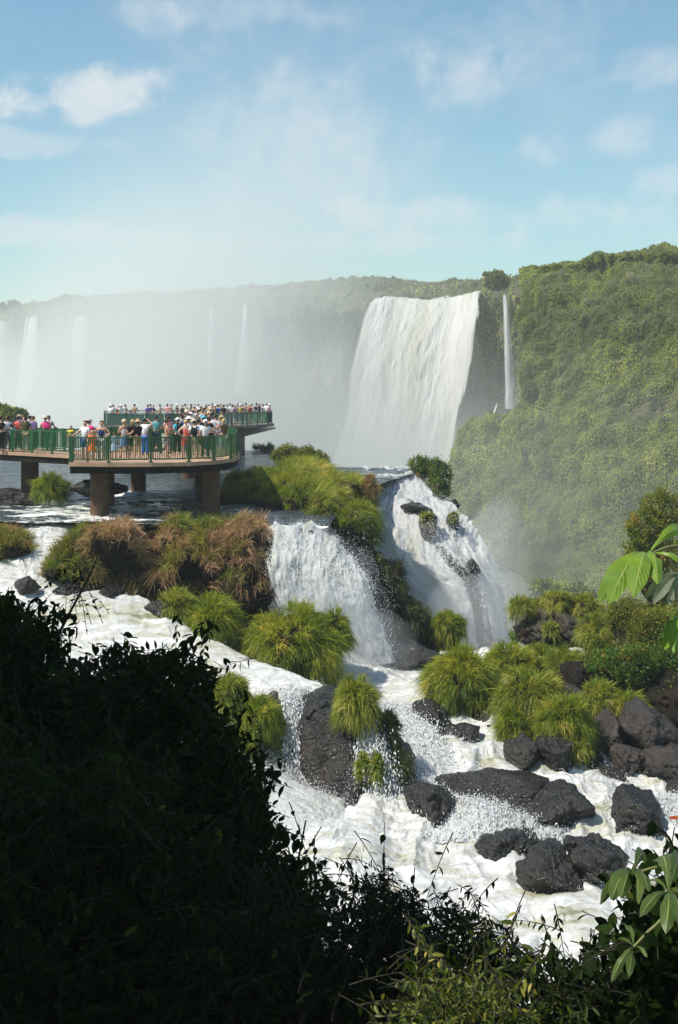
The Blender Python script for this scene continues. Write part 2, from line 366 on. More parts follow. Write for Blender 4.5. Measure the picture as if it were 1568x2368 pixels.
# ------------------------------------------------------------------ grass and leaves
def blades(root, d, length, width, droop, rnd, seg=4):
    n = len(root); t = np.linspace(0, 1, seg+1)[None, :, None]; L = np.asarray(length).reshape(-1, 1, 1)
    pts = root[:, None]+d[:, None]*L*t+np.array([0, 0, -1.])*L*np.asarray(droop).reshape(-1, 1, 1)*t**2.2
    side = unit(np.cross(d, rng.normal(size=(n, 3))))[:, None]
    w = np.asarray(width).reshape(-1, 1, 1)*np.array([.7, 1, .85, .5, .06] if seg == 4 else np.linspace(1, .06, seg+1))[None, :, None]
    v = np.stack([pts-side*w, pts+side*w], 2).reshape(-1, 3); m = seg+1
    a = (np.arange(n)[:, None]*m+np.arange(seg)[None])*2; a = a.ravel()
    return v, np.stack([a, a+1, a+3, a+2], 1), np.repeat(rnd, m*2)
def tuft(u0, u1, v0, v1, Y, label, mat=None, n=2600, droop=.9, seed=0, name='grass_tuft', group=None, lean=0.0, L=None, width=.012):
    """a mound of many small fountains of grass that fills the given outline"""
    r = np.random.default_rng(seed+100)
    c = P((u0+u1)/2, (v0+v1)/2, Y); sx = (u1-u0)/2/F*Y; sz = (v1-v0)/2/F*Y; m = min(sx, sz)
    nb = int(np.clip(40+n/26, 30, 320)); th = r.uniform(0, 2*np.pi, nb); ph = np.arccos(r.uniform(-.7, 1, nb))
    bd = np.stack([np.sin(ph)*np.cos(th), np.sin(ph)*np.sin(th), np.cos(ph)], 1)
    lump = 1+.5*fbm(bd*1.9+seed*3.1, 3, seed); inner = np.array([sx*.72, sx*.72, sz*.72])
    broot = bd*inner*lump[:, None]; brn = np.clip(.42+.24*fbm(bd*1.5+seed, 2, 4)+r.normal(0, .17, nb), 0, 1); bdir = unit(bd*np.array([1, 1, .75])+np.array([lean, -.05, .62])+r.normal(0, .34, (nb, 3)))
    ix = r.integers(0, nb, n); root = broot[ix]+r.normal(0, .055*m+.015, (n, 3)); ln = (L or (.24*m+.17))*r.uniform(.6, 1.3, n)*r.uniform(.7, 1.25, nb)[ix]
    ln = ln*np.where(r.uniform(0, 1, n) < .06, 1.7, 1)
    d = unit(bdir[ix]+r.normal(0, .27, (n, 3))); dr = droop*np.clip(1.2-bd[ix, 2]*.7, .3, 1.4)*r.uniform(.5, 1.35, n)
    rn = np.clip(brn[ix]+r.normal(0, .12, n), 0, 1)
    v, f, a = blades(root, d, ln, width*r.uniform(.6, 1.5, n), dr, rn)
    cv, cf = rock_verts(3, seed+5, 9, .1); cl = 1+.5*fbm(unit(cv)*1.9+seed*3.1, 3, seed); cv = unit(cv)*inner*cl[:, None]*.9
    e = empty(name, tuple(c-np.array([0, 0, sz]))); off = np.array([0, 0, sz])
    tag(e, label, 'grass tuft', group)
    obj('blades', np_mesh('blades', v+off, f, mat or m_grass, {'rnd': a}), e)
    obj('root_mound', np_mesh('root_mound', cv+off, cf, m_earth), e)
    return e
def grass_on(parts, n, mat, Lr, seed, nzmin=.0, droop=.7, lean=(0, 0, 0), brownf=None, parent=None, name='grass', width=.0105, upb=.6, clump=True):
    """grass over the tops of rock lumps. parts: list of (verts, faces)"""
    r = np.random.default_rng(seed); roots = []; nrm = []
    tot = sum(np.ptp(v[:, 0])*np.ptp(v[:, 1]) for v, f in parts)
    for v, f in parts:
        a, b, c = v[f[:, 0]], v[f[:, 1]], v[f[:, 2]]; cx = np.cross(b-a, c-a); ar = np.linalg.norm(cx, axis=1); nn = unit(cx)
        cc = (a+b+c)/3; nz = nn[:, 2]+.25*fbm(cc*.7, 2, seed)
        w = ar*np.clip((nz-nzmin)*3, 0, 1); w = w*(nn[:, 1] < .75)
        k = int(n*np.ptp(v[:, 0])*np.ptp(v[:, 1])/tot); ix = r.choice(len(f), k, p=w/w.sum())
        s = r.uniform(0, 1, (k, 2)); s = np.where(s.sum(1, keepdims=True) > 1, 1-s, s)
        roots.append(a[ix]+(b-a)[ix]*s[:, :1]+(c-a)[ix]*s[:, 1:]); nrm.append(nn[ix])
    roots = np.concatenate(roots); nrm = np.concatenate(nrm); n = len(roots)
    sel = r.permutation(n)[:max(40, n//34)]; broot, bn = roots[sel], nrm[sel]; nb = len(sel)
    big = np.clip(1+.55*fbm(broot*.7+5, 2, seed+5)+.3*r.normal(size=nb), .45, 1.7)
    cl = np.stack([fbm(broot*1.0+k*31, 2, seed+k) for k in range(3)], 1)
    bdir = unit(bn*.8+np.array([0, 0, upb])+np.array(lean)+cl*.8+r.normal(0, .32, (nb, 3)))
    if brownf is None: brn = np.clip(.5+.5*fbm(broot*.55+3, 3, seed+8)+r.normal(0, .17, nb), 0, 1)
    else: brn = np.clip(brownf(broot, r)+r.normal(0, .08, nb), 0, 1)
    ix = r.integers(0, nb, n); nrm = bn[ix]; roots = broot[ix]+r.normal(0, .085, (n, 3)); roots = roots-nrm*np.sum(r.normal(0, .0, (n, 3)), 1)[:, None]
    d = unit(bdir[ix]+r.normal(0, .24, (n, 3))); L = r.uniform(Lr[0], Lr[1], n)*big[ix]; rn = np.clip(brn[ix]+r.normal(0, .1, n), 0, 1)
    v, fc, a = blades(roots-nrm*.04, d, L, width*r.uniform(.6, 1.5, n), droop*r.uniform(.5, 1.35, n)*np.clip(1.2-nrm[:, 2]*.6, .4, 1.4), rn)
    off = np.zeros(3) if parent is None else np.array(parent.location)
    o = obj(name, np_mesh(name, v-off, fc, mat, {'rnd': a}), parent); return o

T_DIAM = (np.array([[0, 0, 0], [.5, .5, .06], [1, 0, 0], [.5, -.5, .06]], float), np.array([[0, 1, 2, 3]]))
_a = np.array([0, .22, .5, .78, 1]); _c = -.25*_a**2
_w = np.array([0, .36, .5, .33, 0])
T_FULL = (np.concatenate([np.stack([_a, 0*_a, _c], 1), np.stack([_a[1:4], _w[1:4], _c[1:4]+.06], 1), np.stack([_a[1:4], -_w[1:4], _c[1:4]+.06], 1)]),
          [np.array([[0, 1, 5], [0, 8, 1], [3, 4, 7], [3, 10, 4]]), np.array([[1, 2, 6, 5], [2, 3, 7, 6], [1, 8, 9, 2], [2, 9, 10, 3]])])
def leaves(pos, d, nrm, ln, wd, rnd, T=T_DIAM):
    tv, tf = T; n, k = len(pos), len(tv); d = unit(d); s = unit(np.cross(d, nrm)); w = np.cross(s, d)
    v = pos[:, None]+tv[None, :, :1]*ln[:, None, None]*d[:, None]+tv[None, :, 1:2]*wd[:, None, None]*s[:, None]+tv[None, :, 2:]*ln[:, None, None]*w[:, None]
    fs = [(np.arange(n)[:, None, None]*k+q[None]).reshape(-1, q.shape[1]) for q in (tf if isinstance(tf, list) else [tf])]
    return v.reshape(-1, 3), fs, np.repeat(rnd, k)

def bush(lumps, label, mat, n=6000, leaf=.09, seed=0, name='bush', cat='bush', group=None, trunk=True, gap=.0, T=T_DIAM, core=True):
    """lumps: list of (u0,u1,v0,v1,Y). leaf clumps through the volume of each, with limbs"""
    r = np.random.default_rng(seed+7); allv = MB(); br = MB(); cms = []
    cs = [(P((a+b)/2, (c+d)/2, Y), (b-a)/2/F*Y, (d-c)/2/F*Y) for a, b, c, d, Y in lumps]
    base = np.array([np.mean([c[0][0] for c in cs]), np.mean([c[0][1] for c in cs]), min(c[0][2]-c[2] for c in cs)])
    tot = sum(c[1]*c[2] for c in cs)
    for c, sx, sz in cs:
        k = int(n*sx*sz/tot); ncl = max(10, k//40)
        dd = unit(r.normal(size=(ncl, 3))); rr = r.uniform(.25, 1, ncl)**.4*(1+.28*fbm(dd*2.2+seed, 2, seed))
        ctr = c+dd*rr[:, None]*np.array([sx, (sx+sz)/2*.8, sz])*.9
        ix = r.integers(0, ncl, k); csz = max(.16, min(sx, sz)*.2)
        pos = ctr[ix]+r.normal(0, csz*.6, (k, 3))
        dr = unit(r.normal(size=(k, 3))+(pos-c)*.6/max(sx, sz)+np.array([0, 0, .1])); nr = unit(r.normal(size=(k, 3))*.6+np.array([0, 0, 1]))
        rn = np.clip(.45+.25*r.normal(size=ncl)[ix]+r.normal(0, .16, k), 0, 1)
        allv.add(*leaves(pos, dr, nr, leaf*r.uniform(.6, 1.3, k), leaf*.6*r.uniform(.6, 1.2, k), rn, T))
        if core:
            cv, cf = rock_verts(3, seed+3, 10, .12); cm = MB(); cms.append(cm); cm.add(c+cv*np.array([sx, (sx+sz)/2*.8, sz])*.55, cf)
        m = min(ncl, 26); t = np.linspace(0, 1, 6)[None, :, None]; tgt = ctr[:m]; st = base[None]+r.normal(0, .08, (m, 3))
        pts = st[:, None]*(1-t)+tgt[:, None]*t+np.sin(t*np.pi)*r.normal(0, .12*sx, (m, 1, 3))
        v, f = tubes(pts, np.linspace(max(.02, leaf*.35), .006, 6)[None], 4); br.add(v, f)
    e = empty(name, tuple(base)); tag(e, label, cat, group)
    allv.build('foliage', mat, e, smooth=False); br.build('stems', m_bark, e)
    for cm in cms: cm.build('inner_growth', m_earth, e)
    return e

# =================================================================== light, sky, camera
SUN = unit(np.array([-.54, -.20, .82]))
sun_el = math.asin(SUN[2]); sun_az = math.atan2(SUN[0], SUN[1])
def build_world():
    w = bpy.data.worlds.new('World'); bpy.context.scene.world = w; w.use_nodes = True; nt = w.node_tree; nt.nodes.clear(); h = N(nt)
    out = nt.nodes.new('ShaderNodeOutputWorld'); bg = nt.nodes.new('ShaderNodeBackground'); bg.inputs[1].default_value = .096
    sky = nt.nodes.new('ShaderNodeTexSky'); sky.sky_type = 'NISHITA'; sky.sun_disc = False
    sky.sun_elevation = sun_el; sky.sun_rotation = sun_az; sky.altitude = 200; sky.air_density = 1.25; sky.dust_density = .25; sky.ozone_density = 2.2
    g = nt.nodes.new('ShaderNodeTexCoord').outputs['Generated']; sx = nt.nodes.new('ShaderNodeSeparateXYZ'); h.link(g, sx.inputs[0])
    az = h.math('ARCTAN2', sx.outputs[0], sx.outputs[1]); el = h.math('ARCSINE', sx.outputs[2])
    cv = nt.nodes.new('ShaderNodeCombineXYZ'); h.link(az, cv.inputs[0]); h.link(el, cv.inputs[1]); cv = cv.outputs[0]
    n1 = h.noise(cv, 9, 7, .6, .4); n2 = h.noise(cv, 34, 6, .6)
    nn = h.math('SUBTRACT', h.math('ADD', h.math('MULTIPLY', n1, .65), h.math('MULTIPLY', n2, .35)), .5)
    tot = None
    # (u, v, half-width, half-height, strength, softness) of each cloud, as directions
    for u, v, a, b, s, so in [(205, 232, 225, 74, .68, .8), (300, 205, 150, 66, .5, 1.1), (90, 245, 90, 32, .6, .8), (350, 45, 95, 60, .4, 1.4), (1225, 352, 110, 50, .5, 1.3), (1430, 330, 85, 55, .4, 1.4),
                              (1500, 165, 120, 62, .42, 1.4), (1040, 175, 170, 100, .42, 1.2), (1540, 440, 120, 40, .4, 1), (560, 30, 260, 50, .25, 1.2), (640, 330, 330, 220, .28, 1.3),
                              (60, 545, 300, 40, .5, 1), (1150, 500, 600, 64, .5, 1.1), (60, 345, 260, 34, .35, 1), (950, 560, 760, 34, .38, 1), (750, 90, 800, 150, .27, 2.2), (1200, 200, 620, 260, .27, 2.2), (700, 400, 500, 200, .3, 1.4)]:
        x = h.math('DIVIDE', h.math('SUBTRACT', az, math.atan((u-U0)/F)), a/F); y = h.math('DIVIDE', h.math('SUBTRACT', el, math.atan((V0-v)/F)), b/F)
        r = h.math('ADD', h.math('MULTIPLY', x, x), h.math('MULTIPLY', y, y))
        m = h.math('ADD', h.math('SUBTRACT', 1.0, r), h.math('MULTIPLY', nn, 6.5))
        m = h.math('MULTIPLY', h.math('MULTIPLY', m, .8/so, clamp=True), s)
        mr = nt.nodes.new('ShaderNodeMapRange'); mr.interpolation_type = 'SMOOTHSTEP'; h.link(m, mr.inputs[0]); mr.inputs[2].default_value = s; mr.inputs[4].default_value = s
        m = mr.outputs[0]
        tot = m if tot is None else h.math('SUBTRACT', h.math('ADD', tot, m), h.math('MULTIPLY', tot, m))
    # broken cloud over the rest of the sky
    wn = h.noise(h.mapping(cv, (1.5, 5, 1)), 2.5, 6, .6); wn = h.ramp(wn, [(.45, (0, 0, 0)), (.75, (.45,)*3)])
    away = h.ramp(h.math('ABSOLUTE', az), [(.27, (.15,)*3), (.5, (1, 1, 1))])
    tot = h.math('ADD', tot, h.math('MULTIPLY', wn, away), clamp=True)
    sc = h.mix(1.0, sky.outputs[0], SKYTINT, 'MULTIPLY')
    up = h.ramp(sx.outputs[2], [(0, (1, 1, 1)), (.02, (1, 1, 1))])
    col = h.mix(tot, sc, CLOUD)
    h.link(col, bg.inputs[0]); h.link(bg.outputs[0], out.inputs[0])
SKYTINT = (.84, 1.07, 1.06)
CLOUD = (6.6, 6.9, 7.0)
build_world()
sl = bpy.data.lights.new('sun', 'SUN'); sl.energy = 5.0; sl.angle = R(.5); sl.color = (1, .93, .80)
so = bpy.data.objects.new('sun', sl); C.objects.link(so); so.rotation_mode = 'QUATERNION'; so.rotation_quaternion = Vector(SUN).to_track_quat('Z', 'Y')
cam = bpy.data.cameras.new('camera'); co = bpy.data.objects.new('camera', cam); C.objects.link(co); bpy.context.scene.camera = co
co.location = (0, 0, 0); co.rotation_euler = (R(90), 0, 0); cam.sensor_fit = 'HORIZONTAL'; cam.sensor_width = 24; cam.lens = 24*F/1568
cam.shift_y = -(2367/2-V0)/1568; cam.clip_end = 5000; cam.clip_start = .1
sc = bpy.context.scene
sc.view_settings.view_transform = 'Standard'; sc.view_settings.look = 'None'; sc.view_settings.exposure = .34; sc.view_settings.gamma = 1
sc.render.engine = 'CYCLES'; cy = sc.cycles; cy.max_bounces = 6; cy.diffuse_bounces = 3; cy.glossy_bounces = 2; cy.transmission_bounces = 3
cy.transparent_max_bounces = 12; cy.volume_bounces = 2; cy.caustics_reflective = False; cy.caustics_refractive = False
cy.volume_step_rate = 1.0; cy.volume_max_steps = 64; cy.sample_clamp_indirect = 6; cy.sample_clamp_direct = 0
try: cy.use_denoising = True; cy.denoiser = 'OPENIMAGEDENOISE'
except Exception: pass

# =================================================================== the upper river
def upper_river():
    nv, nu = 340, 420
    U = np.linspace(-420, 962, nu)[None, :]*np.ones((nv, 1)); t = np.linspace(0, 1, nv)[:, None]*np.ones((1, nu))
    ymax = np.interp(U, [-420, 620, 700, 780, 962], [117, 115, 103, 90.5, 90]); ymin = np.interp(U, [-420, 100, 165, 600, 640, 760, 800, 862, 962], [53.2, 53.2, 53.4, 51.0, 51.4, 52.6, 60, 72, 84])
    Y = ymin*(ymax/ymin)**t; X = (U-U0)/F*Y
    p = np.stack([X*.35, Y*.9, 0*X], -1)
    rap = sstep(70, 58, Y)*.5+.5*np.exp(-((Y-66)/9)**2)*sstep(-14, -4, X)*0+np.exp(-((Y-67.5)/6.5)**2)*np.exp(-((X+10)/5.5)**2)*.9
    rap = rap+sstep(-19, -13, X)*sstep(66, 57, Y)*.4*sstep(-4, -10, X)+.5*sstep(-1.5, 1.5, X)*sstep(96, 85, Y)*sstep(70, 80, Y)
    Z = -5.62+.035*fbm(p*1.5, 4, 3)+(.035+.13*rap)*ridged(p*1.0+4, 4, 7)
    Z = np.where(Y > ymax-1.2, Z-.25*((Y-(ymax-1.2))/1.2)**2, Z)
    Z = Z-.25*sstep(54.5, 51, Y)*sstep(400, 640, U)
    foam = .20+.34*rap+.14*fbm(np.stack([X*.12, Y*.35, 0*X], -1), 3, 21)+.2*sstep(54, 51.5, Y)*(U > 560)
    foam = foam+.42*sstep(53.6, 51.8, Y)*sstep(590, 640, U)*(U < 800)-.1*sstep(85, 105, Y)+.12*sstep(0, 3, X)*sstep(92, 84, Y)
    g = np.stack([X, Y, Z], -1)
    o = obj('river', np_mesh('river', g.reshape(-1, 3), gridf(nv, nu), m_river, {'foam': foam.ravel()}))
    tag(o, 'dark blue grey river sliding under the viewing walkway towards the falls', None, None, 'structure')
upper_river()

def white_river(rows, nv, nu, label, seed, amp=.22, scale=(.7, .45), name='rapids', mat=None, drop=6000, sag=0.0):
    g = loft(rows, nv, nu); q = np.stack([g[..., 0]*scale[0], g[..., 1]*scale[1], np.full(g.shape[:2], seed*2.3)], -1)
    w = q+.5*np.stack([fbm(q*1.1+3, 2, 5), fbm(q*1.1+9, 2, 6), 0*q[..., 0]], -1)
    S_ = np.linspace(-1, 1, g.shape[1])[None]; g = g.copy(); g[..., 2] -= sag*np.abs(S_)**14*1.0; g[..., 2] += amp*(ridged(w*1.0, 3, seed)*.55+fbm(w*2.2, 3, seed+2)*.35+fbm(q*.45, 2, seed+4)*1.0)+.07*np.abs(fbm(w*5, 3, seed+8))
    o = obj(name, np_mesh(name, g.reshape(-1, 3), gridf(nv, nu), mat or m_white))
    tag(o, label, None, None, 'structure')
    if drop:
        i = rng.integers(1, nv-1, drop); j = rng.integers(1, nu-1, drop); p = g[i, j]+rng.normal(0, .05, (drop, 3))
        cr_ = ridged(w[i, j]*1.2, 5, seed); keep = cr_ > .15; p = p[keep]; p[:, 2] += rng.exponential(.07, len(p))
        drops.add(*clots(p, rng.uniform(.005, .015, len(p))))
    return g
# main pool and rapids below the falls, down to the foreground
prof = [(1505, 50.5), (1560, 47.6), (1620, 45.2), (1680, 43.2), (1740, 41.0), (1800, 39.0), (1850, 37.6), (1900, 36.3), (1960, 34.8), (2050, 32.5), (2150, 30.4), (2280, 28.0), (2430, 25.6), (2600, 23.2)]
rows = []
for v, Y in prof:
    ul = np.interp(v, [1505, 1640, 1700, 1800, 1890, 1960, 2000, 2600], [790, 800, 850, 880, 800, 690, 560, 380])
    rows.append([(ul+(2150-ul)*k/6, v, Y) for k in range(7)])
white_river(rows, 620, 720, 'foaming white water of the pool below the falls', 3, amp=.42, drop=26000)
# side stream behind the long grassy islet
white_river([[(-150, 1228, 54.2), (0, 1222, 54.2), (90, 1205, 54.6), (180, 1205, 55)],
             [(-150, 1245, 52.6), (0, 1236, 52.8), (90, 1220, 53.3), (180, 1220, 53.8)],
             [(-150, 1300, 51), (0, 1290, 51), (80, 1275, 51.5), (160, 1260, 52)],
             [(-150, 1375, 48.5), (-10, 1370, 48.5), (90, 1365, 49), (200, 1355, 50)],
             [(-100, 1440, 47), (60, 1432, 47), (210, 1395, 47.5), (380, 1385, 48.4)],
             [(0, 1540, 45), (170, 1520, 45), (340, 1490, 45.3), (470, 1440, 46.5)],
             [(180, 1640, 42.8), (330, 1620, 42.8), (500, 1555, 43.2), (620, 1510, 44.6)],
             [(360, 1660, 41.6), (480, 1640, 41.6), (610, 1602, 42), (760, 1568, 43)],
             [(480, 1668, 41.0), (580, 1650, 41.1), (670, 1628, 41.4), (770, 1600, 42)], [(480, 1740, 40.9), (580, 1700, 40.9), (670, 1665, 41.1), (775, 1640, 41.6)]], 300, 260, 'white side stream rushing behind the grassy islets', 8, amp=.2, drop=6000, sag=.9)
white_river([[(-900+300*k, 1462+8*math.sin(k), 170+5*k) for k in range(8)], [(-900+300*k, 1100, 470) for k in range(8)]], 60, 60, 'pale water at the bottom of the gorge', 9, amp=1.0, scale=(.05, .05), name='gorge_water', drop=0)

# =================================================================== the near waterfalls
waterfall('broad white waterfall tumbling between the long brown islet and the green headland', [
    [(632, 1214, 52.4), (680, 1216, 52.4), (728, 1230, 52.4), (762, 1246, 53)],
    [(626, 1240, 50.9), (690, 1242, 50.7), (762, 1258, 50.7), (802, 1278, 51.2)],
    [(616, 1310, 50), (700, 1312, 49.8), (790, 1324, 49.8), (852, 1345, 50.2)],
    [(640, 1400, 49.7), (730, 1405, 49.3), (810, 1405, 49.3), (884, 1412, 49.8)],
    [(690, 1540, 49.6), (780, 1545, 49.1), (850, 1540, 49.1), (922, 1530, 49.6)]], 260, 200,
    lambda s, t: .74-.06*t+.0*s-.16*np.clip(s-.6, 0, 1)*np.clip(t*2, 0, 1)+.3*np.clip(.12-t, 0, .12)/.12, amp=.38, fscale=(1.5, .55), nclot=11000, seed=2, thick=.3, csize=(.005, .014))
def cov2(s, t):
    c = .84+0*s
    # dark rock shows in a slanting line right of the middle and at the right foot
    line = np.exp(-((s-(.42+.20*t))/.055)**2)*sstep(.22, .32, t)*(1-.25*sstep(.8, 1, t)); c = c-.36*line
    line2 = np.exp(-((s-(.66+.06*t))/.04)**2)*sstep(.45, .6, t); c = c-.26*line2
    c = c-.17*sstep(.45, .6, s)*sstep(.6, .85, t)
    c = c-.12*sstep(.08, .0, t)
    return c
gF2 = waterfall('tall slanting waterfall right of the headland with dark rock showing through', [
    [(840, 1082, 88.6), (885, 1081.5, 89), (915, 1081, 89.5), (940, 1081, 89.5), (962, 1082, 89)],
    [(836, 1130, 79), (888, 1122, 79), (930, 1116, 79), (960, 1116, 79), (988, 1130, 78)],
    [(824, 1195, 72.5), (890, 1180, 73), (960, 1168, 73), (1010, 1162, 73), (1042, 1164, 73)],
    [(824, 1262, 70), (910, 1250, 69), (990, 1240, 69), (1056, 1228, 70), (1106, 1226, 71)],
    [(840, 1335, 68), (935, 1325, 67), (1030, 1312, 67), (1094, 1300, 68), (1146, 1290, 70)],
    [(900, 1410, 67), (1000, 1395, 66), (1070, 1385, 66), (1126, 1375, 67), (1172, 1365, 69)],
    [(930, 1540, 66), (1010, 1540, 65), (1080, 1540, 65), (1140, 1535, 66), (1190, 1525, 68)]], 380, 240, cov2, amp=.45, fscale=(1.2, .4), nclot=14000, seed=5, thick=.3, csize=(.006, .018))
waterfall('narrow thin veil of water dropping left of the tall dark boulder', [
    [(640, 1600, 42.2), (680, 1600, 42.2), (722, 1598, 42.3)], [(652, 1632, 40.6), (682, 1634, 40.6), (712, 1632, 40.6)],
    [(656, 1700, 40.1), (686, 1700, 40.0), (714, 1700, 40.1)], [(656, 1812, 39.8), (694, 1812, 39.6), (728, 1812, 39.6)]], 160, 60,
    lambda s, t: .56-.10*t+.4*(t < .18), amp=.12, fscale=(3.0, .9), nclot=3600, seed=7, thick=.25, csize=(.01, .03), edge=.12)
waterfall('thin ragged veil of water over the mossy side of the tall dark boulder', [
    [(838, 1650, 40.4), (860, 1650, 40.4), (886, 1655, 40.6)], [(834, 1690, 38.9), (862, 1690, 38.7), (892, 1695, 38.9)],
    [(826, 1780, 38.2), (874, 1780, 38.0), (918, 1790, 38.2)], [(824, 1925, 37.6), (884, 1925, 37.4), (950, 1925, 37.6)]], 220, 90,
    lambda s, t: .50-.13*t, amp=.12, fscale=(3.0, .9), nclot=5200, seed=9, thick=.3, csize=(.009, .026), edge=.1)
waterfall('billowing white chute plunging from behind the dark shrubs', [
    [(470, 1716, 42), (560, 1722, 41.5), (620, 1734, 41), (662, 1752, 40.8)],
    [(520, 1770, 39.6), (600, 1775, 39.4), (660, 1785, 39.4), (706, 1800, 39.6)],
    [(570, 1850, 37.8), (660, 1850, 37.6), (725, 1856, 37.6), (792, 1868, 38)],
    [(600, 1930, 36.2), (690, 1930, 36), (760, 1930, 36), (818, 1935, 36.4)],
    [(640, 2040, 34), (730, 2040, 33.8), (800, 2035, 33.8), (862, 2030, 34.2)]], 240, 220,
    lambda s, t: .76-.1*sstep(.8, 1, s)+0*t, amp=.45, fscale=(.75, .6), nclot=11000, seed=12, thick=.4, csize=(.005, .014), edge=.3)
waterfall('shaded white chute sliding down right of the mossy boulder', [
    [(868, 1620, 44.4), (905, 1618, 44.6), (960, 1620, 44.6), (1010, 1630, 44.6)],
    [(880, 1660, 42.6), (920, 1655, 42.8), (975, 1660, 42.8), (1040, 1680, 42.8)],
    [(905, 1735, 40.6), (945, 1728, 40.6), (1010, 1732, 40.6), (1090, 1740, 41)],
    [(930, 1830, 38.4), (980, 1820, 38.5), (1040, 1805, 39), (1120, 1790, 39.6)]], 180, 140,
    lambda s, t: .8+0*t, amp=.28, fscale=(.9, .6), nclot=4500, seed=15, thick=.3, csize=(.01, .028), edge=.25)
waterfall('low ledge of white water pouring under the long flat boulder', [
    [(975, 1800, 38.4), (1060, 1838, 37.3), (1150, 1862, 36.9), (1240, 1878, 36.7), (1320, 1912, 36.4)],
    [(970, 1850, 36.9), (1060, 1866, 36.3), (1150, 1884, 36.0), (1240, 1898, 35.9), (1320, 1926, 35.8)],
    [(965, 1950, 35.2), (1060, 1955, 34.9), (1150, 1957, 34.9), (1240, 1958, 34.9), (1330, 1958, 35.0)]], 90, 240,
    lambda s, t: .60+0*s-.05*t, amp=.16, fscale=(1.6, .9), nclot=4000, seed=17, thick=.2, csize=(.008, .024))
waterfall('low fall of white water spilling left of the pointed boulder', [
    [(1395, 1862, 37.6), (1425, 1858, 37.5), (1455, 1850, 37.4)], [(1400, 1885, 36.7), (1430, 1880, 36.6), (1462, 1875, 36.6)], [(1400, 1945, 35.6), (1435, 1945, 35.5), (1475, 1945, 35.5)]], 70, 80,
    lambda s, t: .58-.08*t, amp=.12, fscale=(2, 1), nclot=1500, seed=19, thick=.15, csize=(.008, .02), edge=.2)
waterfall('low fall of white water spilling right of the pointed boulder at the picture edge', [
    [(1500, 1850, 37.5), (1550, 1838, 37.6), (1640, 1830, 37.7)], [(1500, 1880, 36.7), (1552, 1872, 36.7), (1640, 1870, 36.8)], [(1480, 1945, 35.6), (1550, 1940, 35.6), (1650, 1940, 35.6)]], 70, 120,
    lambda s, t: .58-.08*t, amp=.14, fscale=(2, 1), nclot=2500, seed=20, thick=.15, csize=(.008, .02), edge=.15)

# =================================================================== rocky islets with grass
def islet(label, boxes, n, mat, Lr, seed, **kw):
    mb = MB(); parts = []
    for k, b in enumerate(boxes):
        v, f = rock_verts(5, seed*10+k, 12, .10, .04, .2); v = fit(v, *b[:5], b[5] if len(b) > 5 else None); parts.append((v, f)); mb.add(v, f)
    c = np.array([np.mean([p[0][:, 0].mean() for p in parts]), np.mean([p[0][:, 1].mean() for p in parts]), min(p[0][:, 2].min() for p in parts)])
    e = empty('grassy_islet', tuple(c)); tag(e, label, 'islet')
    mb.build('rock_base', m_earth, e)
    g = grass_on(parts, n, mat, Lr, seed, parent=e, **kw); g['kind'] = 'stuff'
    return e, parts
def I1c(roots, r):
    u, v = proj(roots); g = np.exp(-((u-455)/60)**2-((v-1212)/24)**2)+.8*np.exp(-((u-170)/55)**2)+.7*np.exp(-((u-540)/22)**2-((v-1190)/30)**2)+.5*np.exp(-((u-125)/40)**2-((v-1320)/40)**2)
    return np.clip(.60+.55*fbm(roots*.9, 3, 3)+r.normal(0, .13, len(roots))-g*.6, 0, 1)
islet('long russet and olive grassy islet on dark rock in front of the walkway pillars', [
    (108, 262, 1222, 1375, 51, 4), (190, 350, 1206, 1390, 51.5, 4.5), (300, 470, 1205, 1400, 51.5, 4.5), (420, 560, 1208, 1410, 51.5, 4), (505, 640, 1198, 1420, 51.6, 3.5), (130, 640, 1300, 1450, 52, 3.5), (560, 655, 1310, 1440, 51.3, 2)],
    76000, m_grass_br, (.30, .75), 21, nzmin=.12, brownf=I1c, lean=(.25, -.35, 0), droop=.75)
def I2c(roots, r):
    u, v = proj(roots); b = np.exp(-((u-770)/60)**2-((v-1090)/16)**2)+np.exp(-((u-850)/30)**2-((v-1110)/25)**2)
    return np.clip(.42+.5*fbm(roots*.6, 3, 3)+r.normal(0, .13, len(roots))+b*.4-.3*sstep(1150, 1230, v), 0, 1)
islet('big green and ochre grassy headland between the two waterfalls', [
    (513, 640, 1095, 1180, 66, 6), (560, 760, 1078, 1215, 66, 9), (600, 800, 1110, 1240, 62, 7), (690, 862, 1095, 1215, 66, 8), (750, 868, 1100, 1270, 64, 6), (640, 760, 1072, 1130, 73, 7), (740, 850, 1180, 1285, 60, 4), (700, 800, 1142, 1236, 58, 4), (768, 866, 1165, 1300, 57, 4)],
    92000, m_grass_y, (.35, .85), 22, nzmin=-.1, brownf=I2c, lean=(.35, -.4, 0), droop=.8)
islet('small olive grassy islet on dark rock at the left picture edge', [(-140, 100, 1182, 1320, 52.5, 4), (-80, 70, 1225, 1350, 51.6, 3)], 14000, m_grass_br, (.3, .6), 23,
      nzmin=.05, brownf=lambda p, r: np.clip(.3+.4*fbm(p*.9, 3, 3)+r.normal(0, .15, len(p)), 0, 1), lean=(.25, -.3, 0))
islet('dark shaded slope with sparse grass between the two waterfalls', [(800, 895, 1215, 1420, 57, 6), (835, 950, 1300, 1500, 56.5, 5), (880, 1010, 1370, 1530, 56, 5), (960, 1062, 1430, 1540, 55.5, 5)], 9000, m_grass_dk, (.15, .4), 24, nzmin=.0, lean=(.2, -.2, 0), droop=.9)
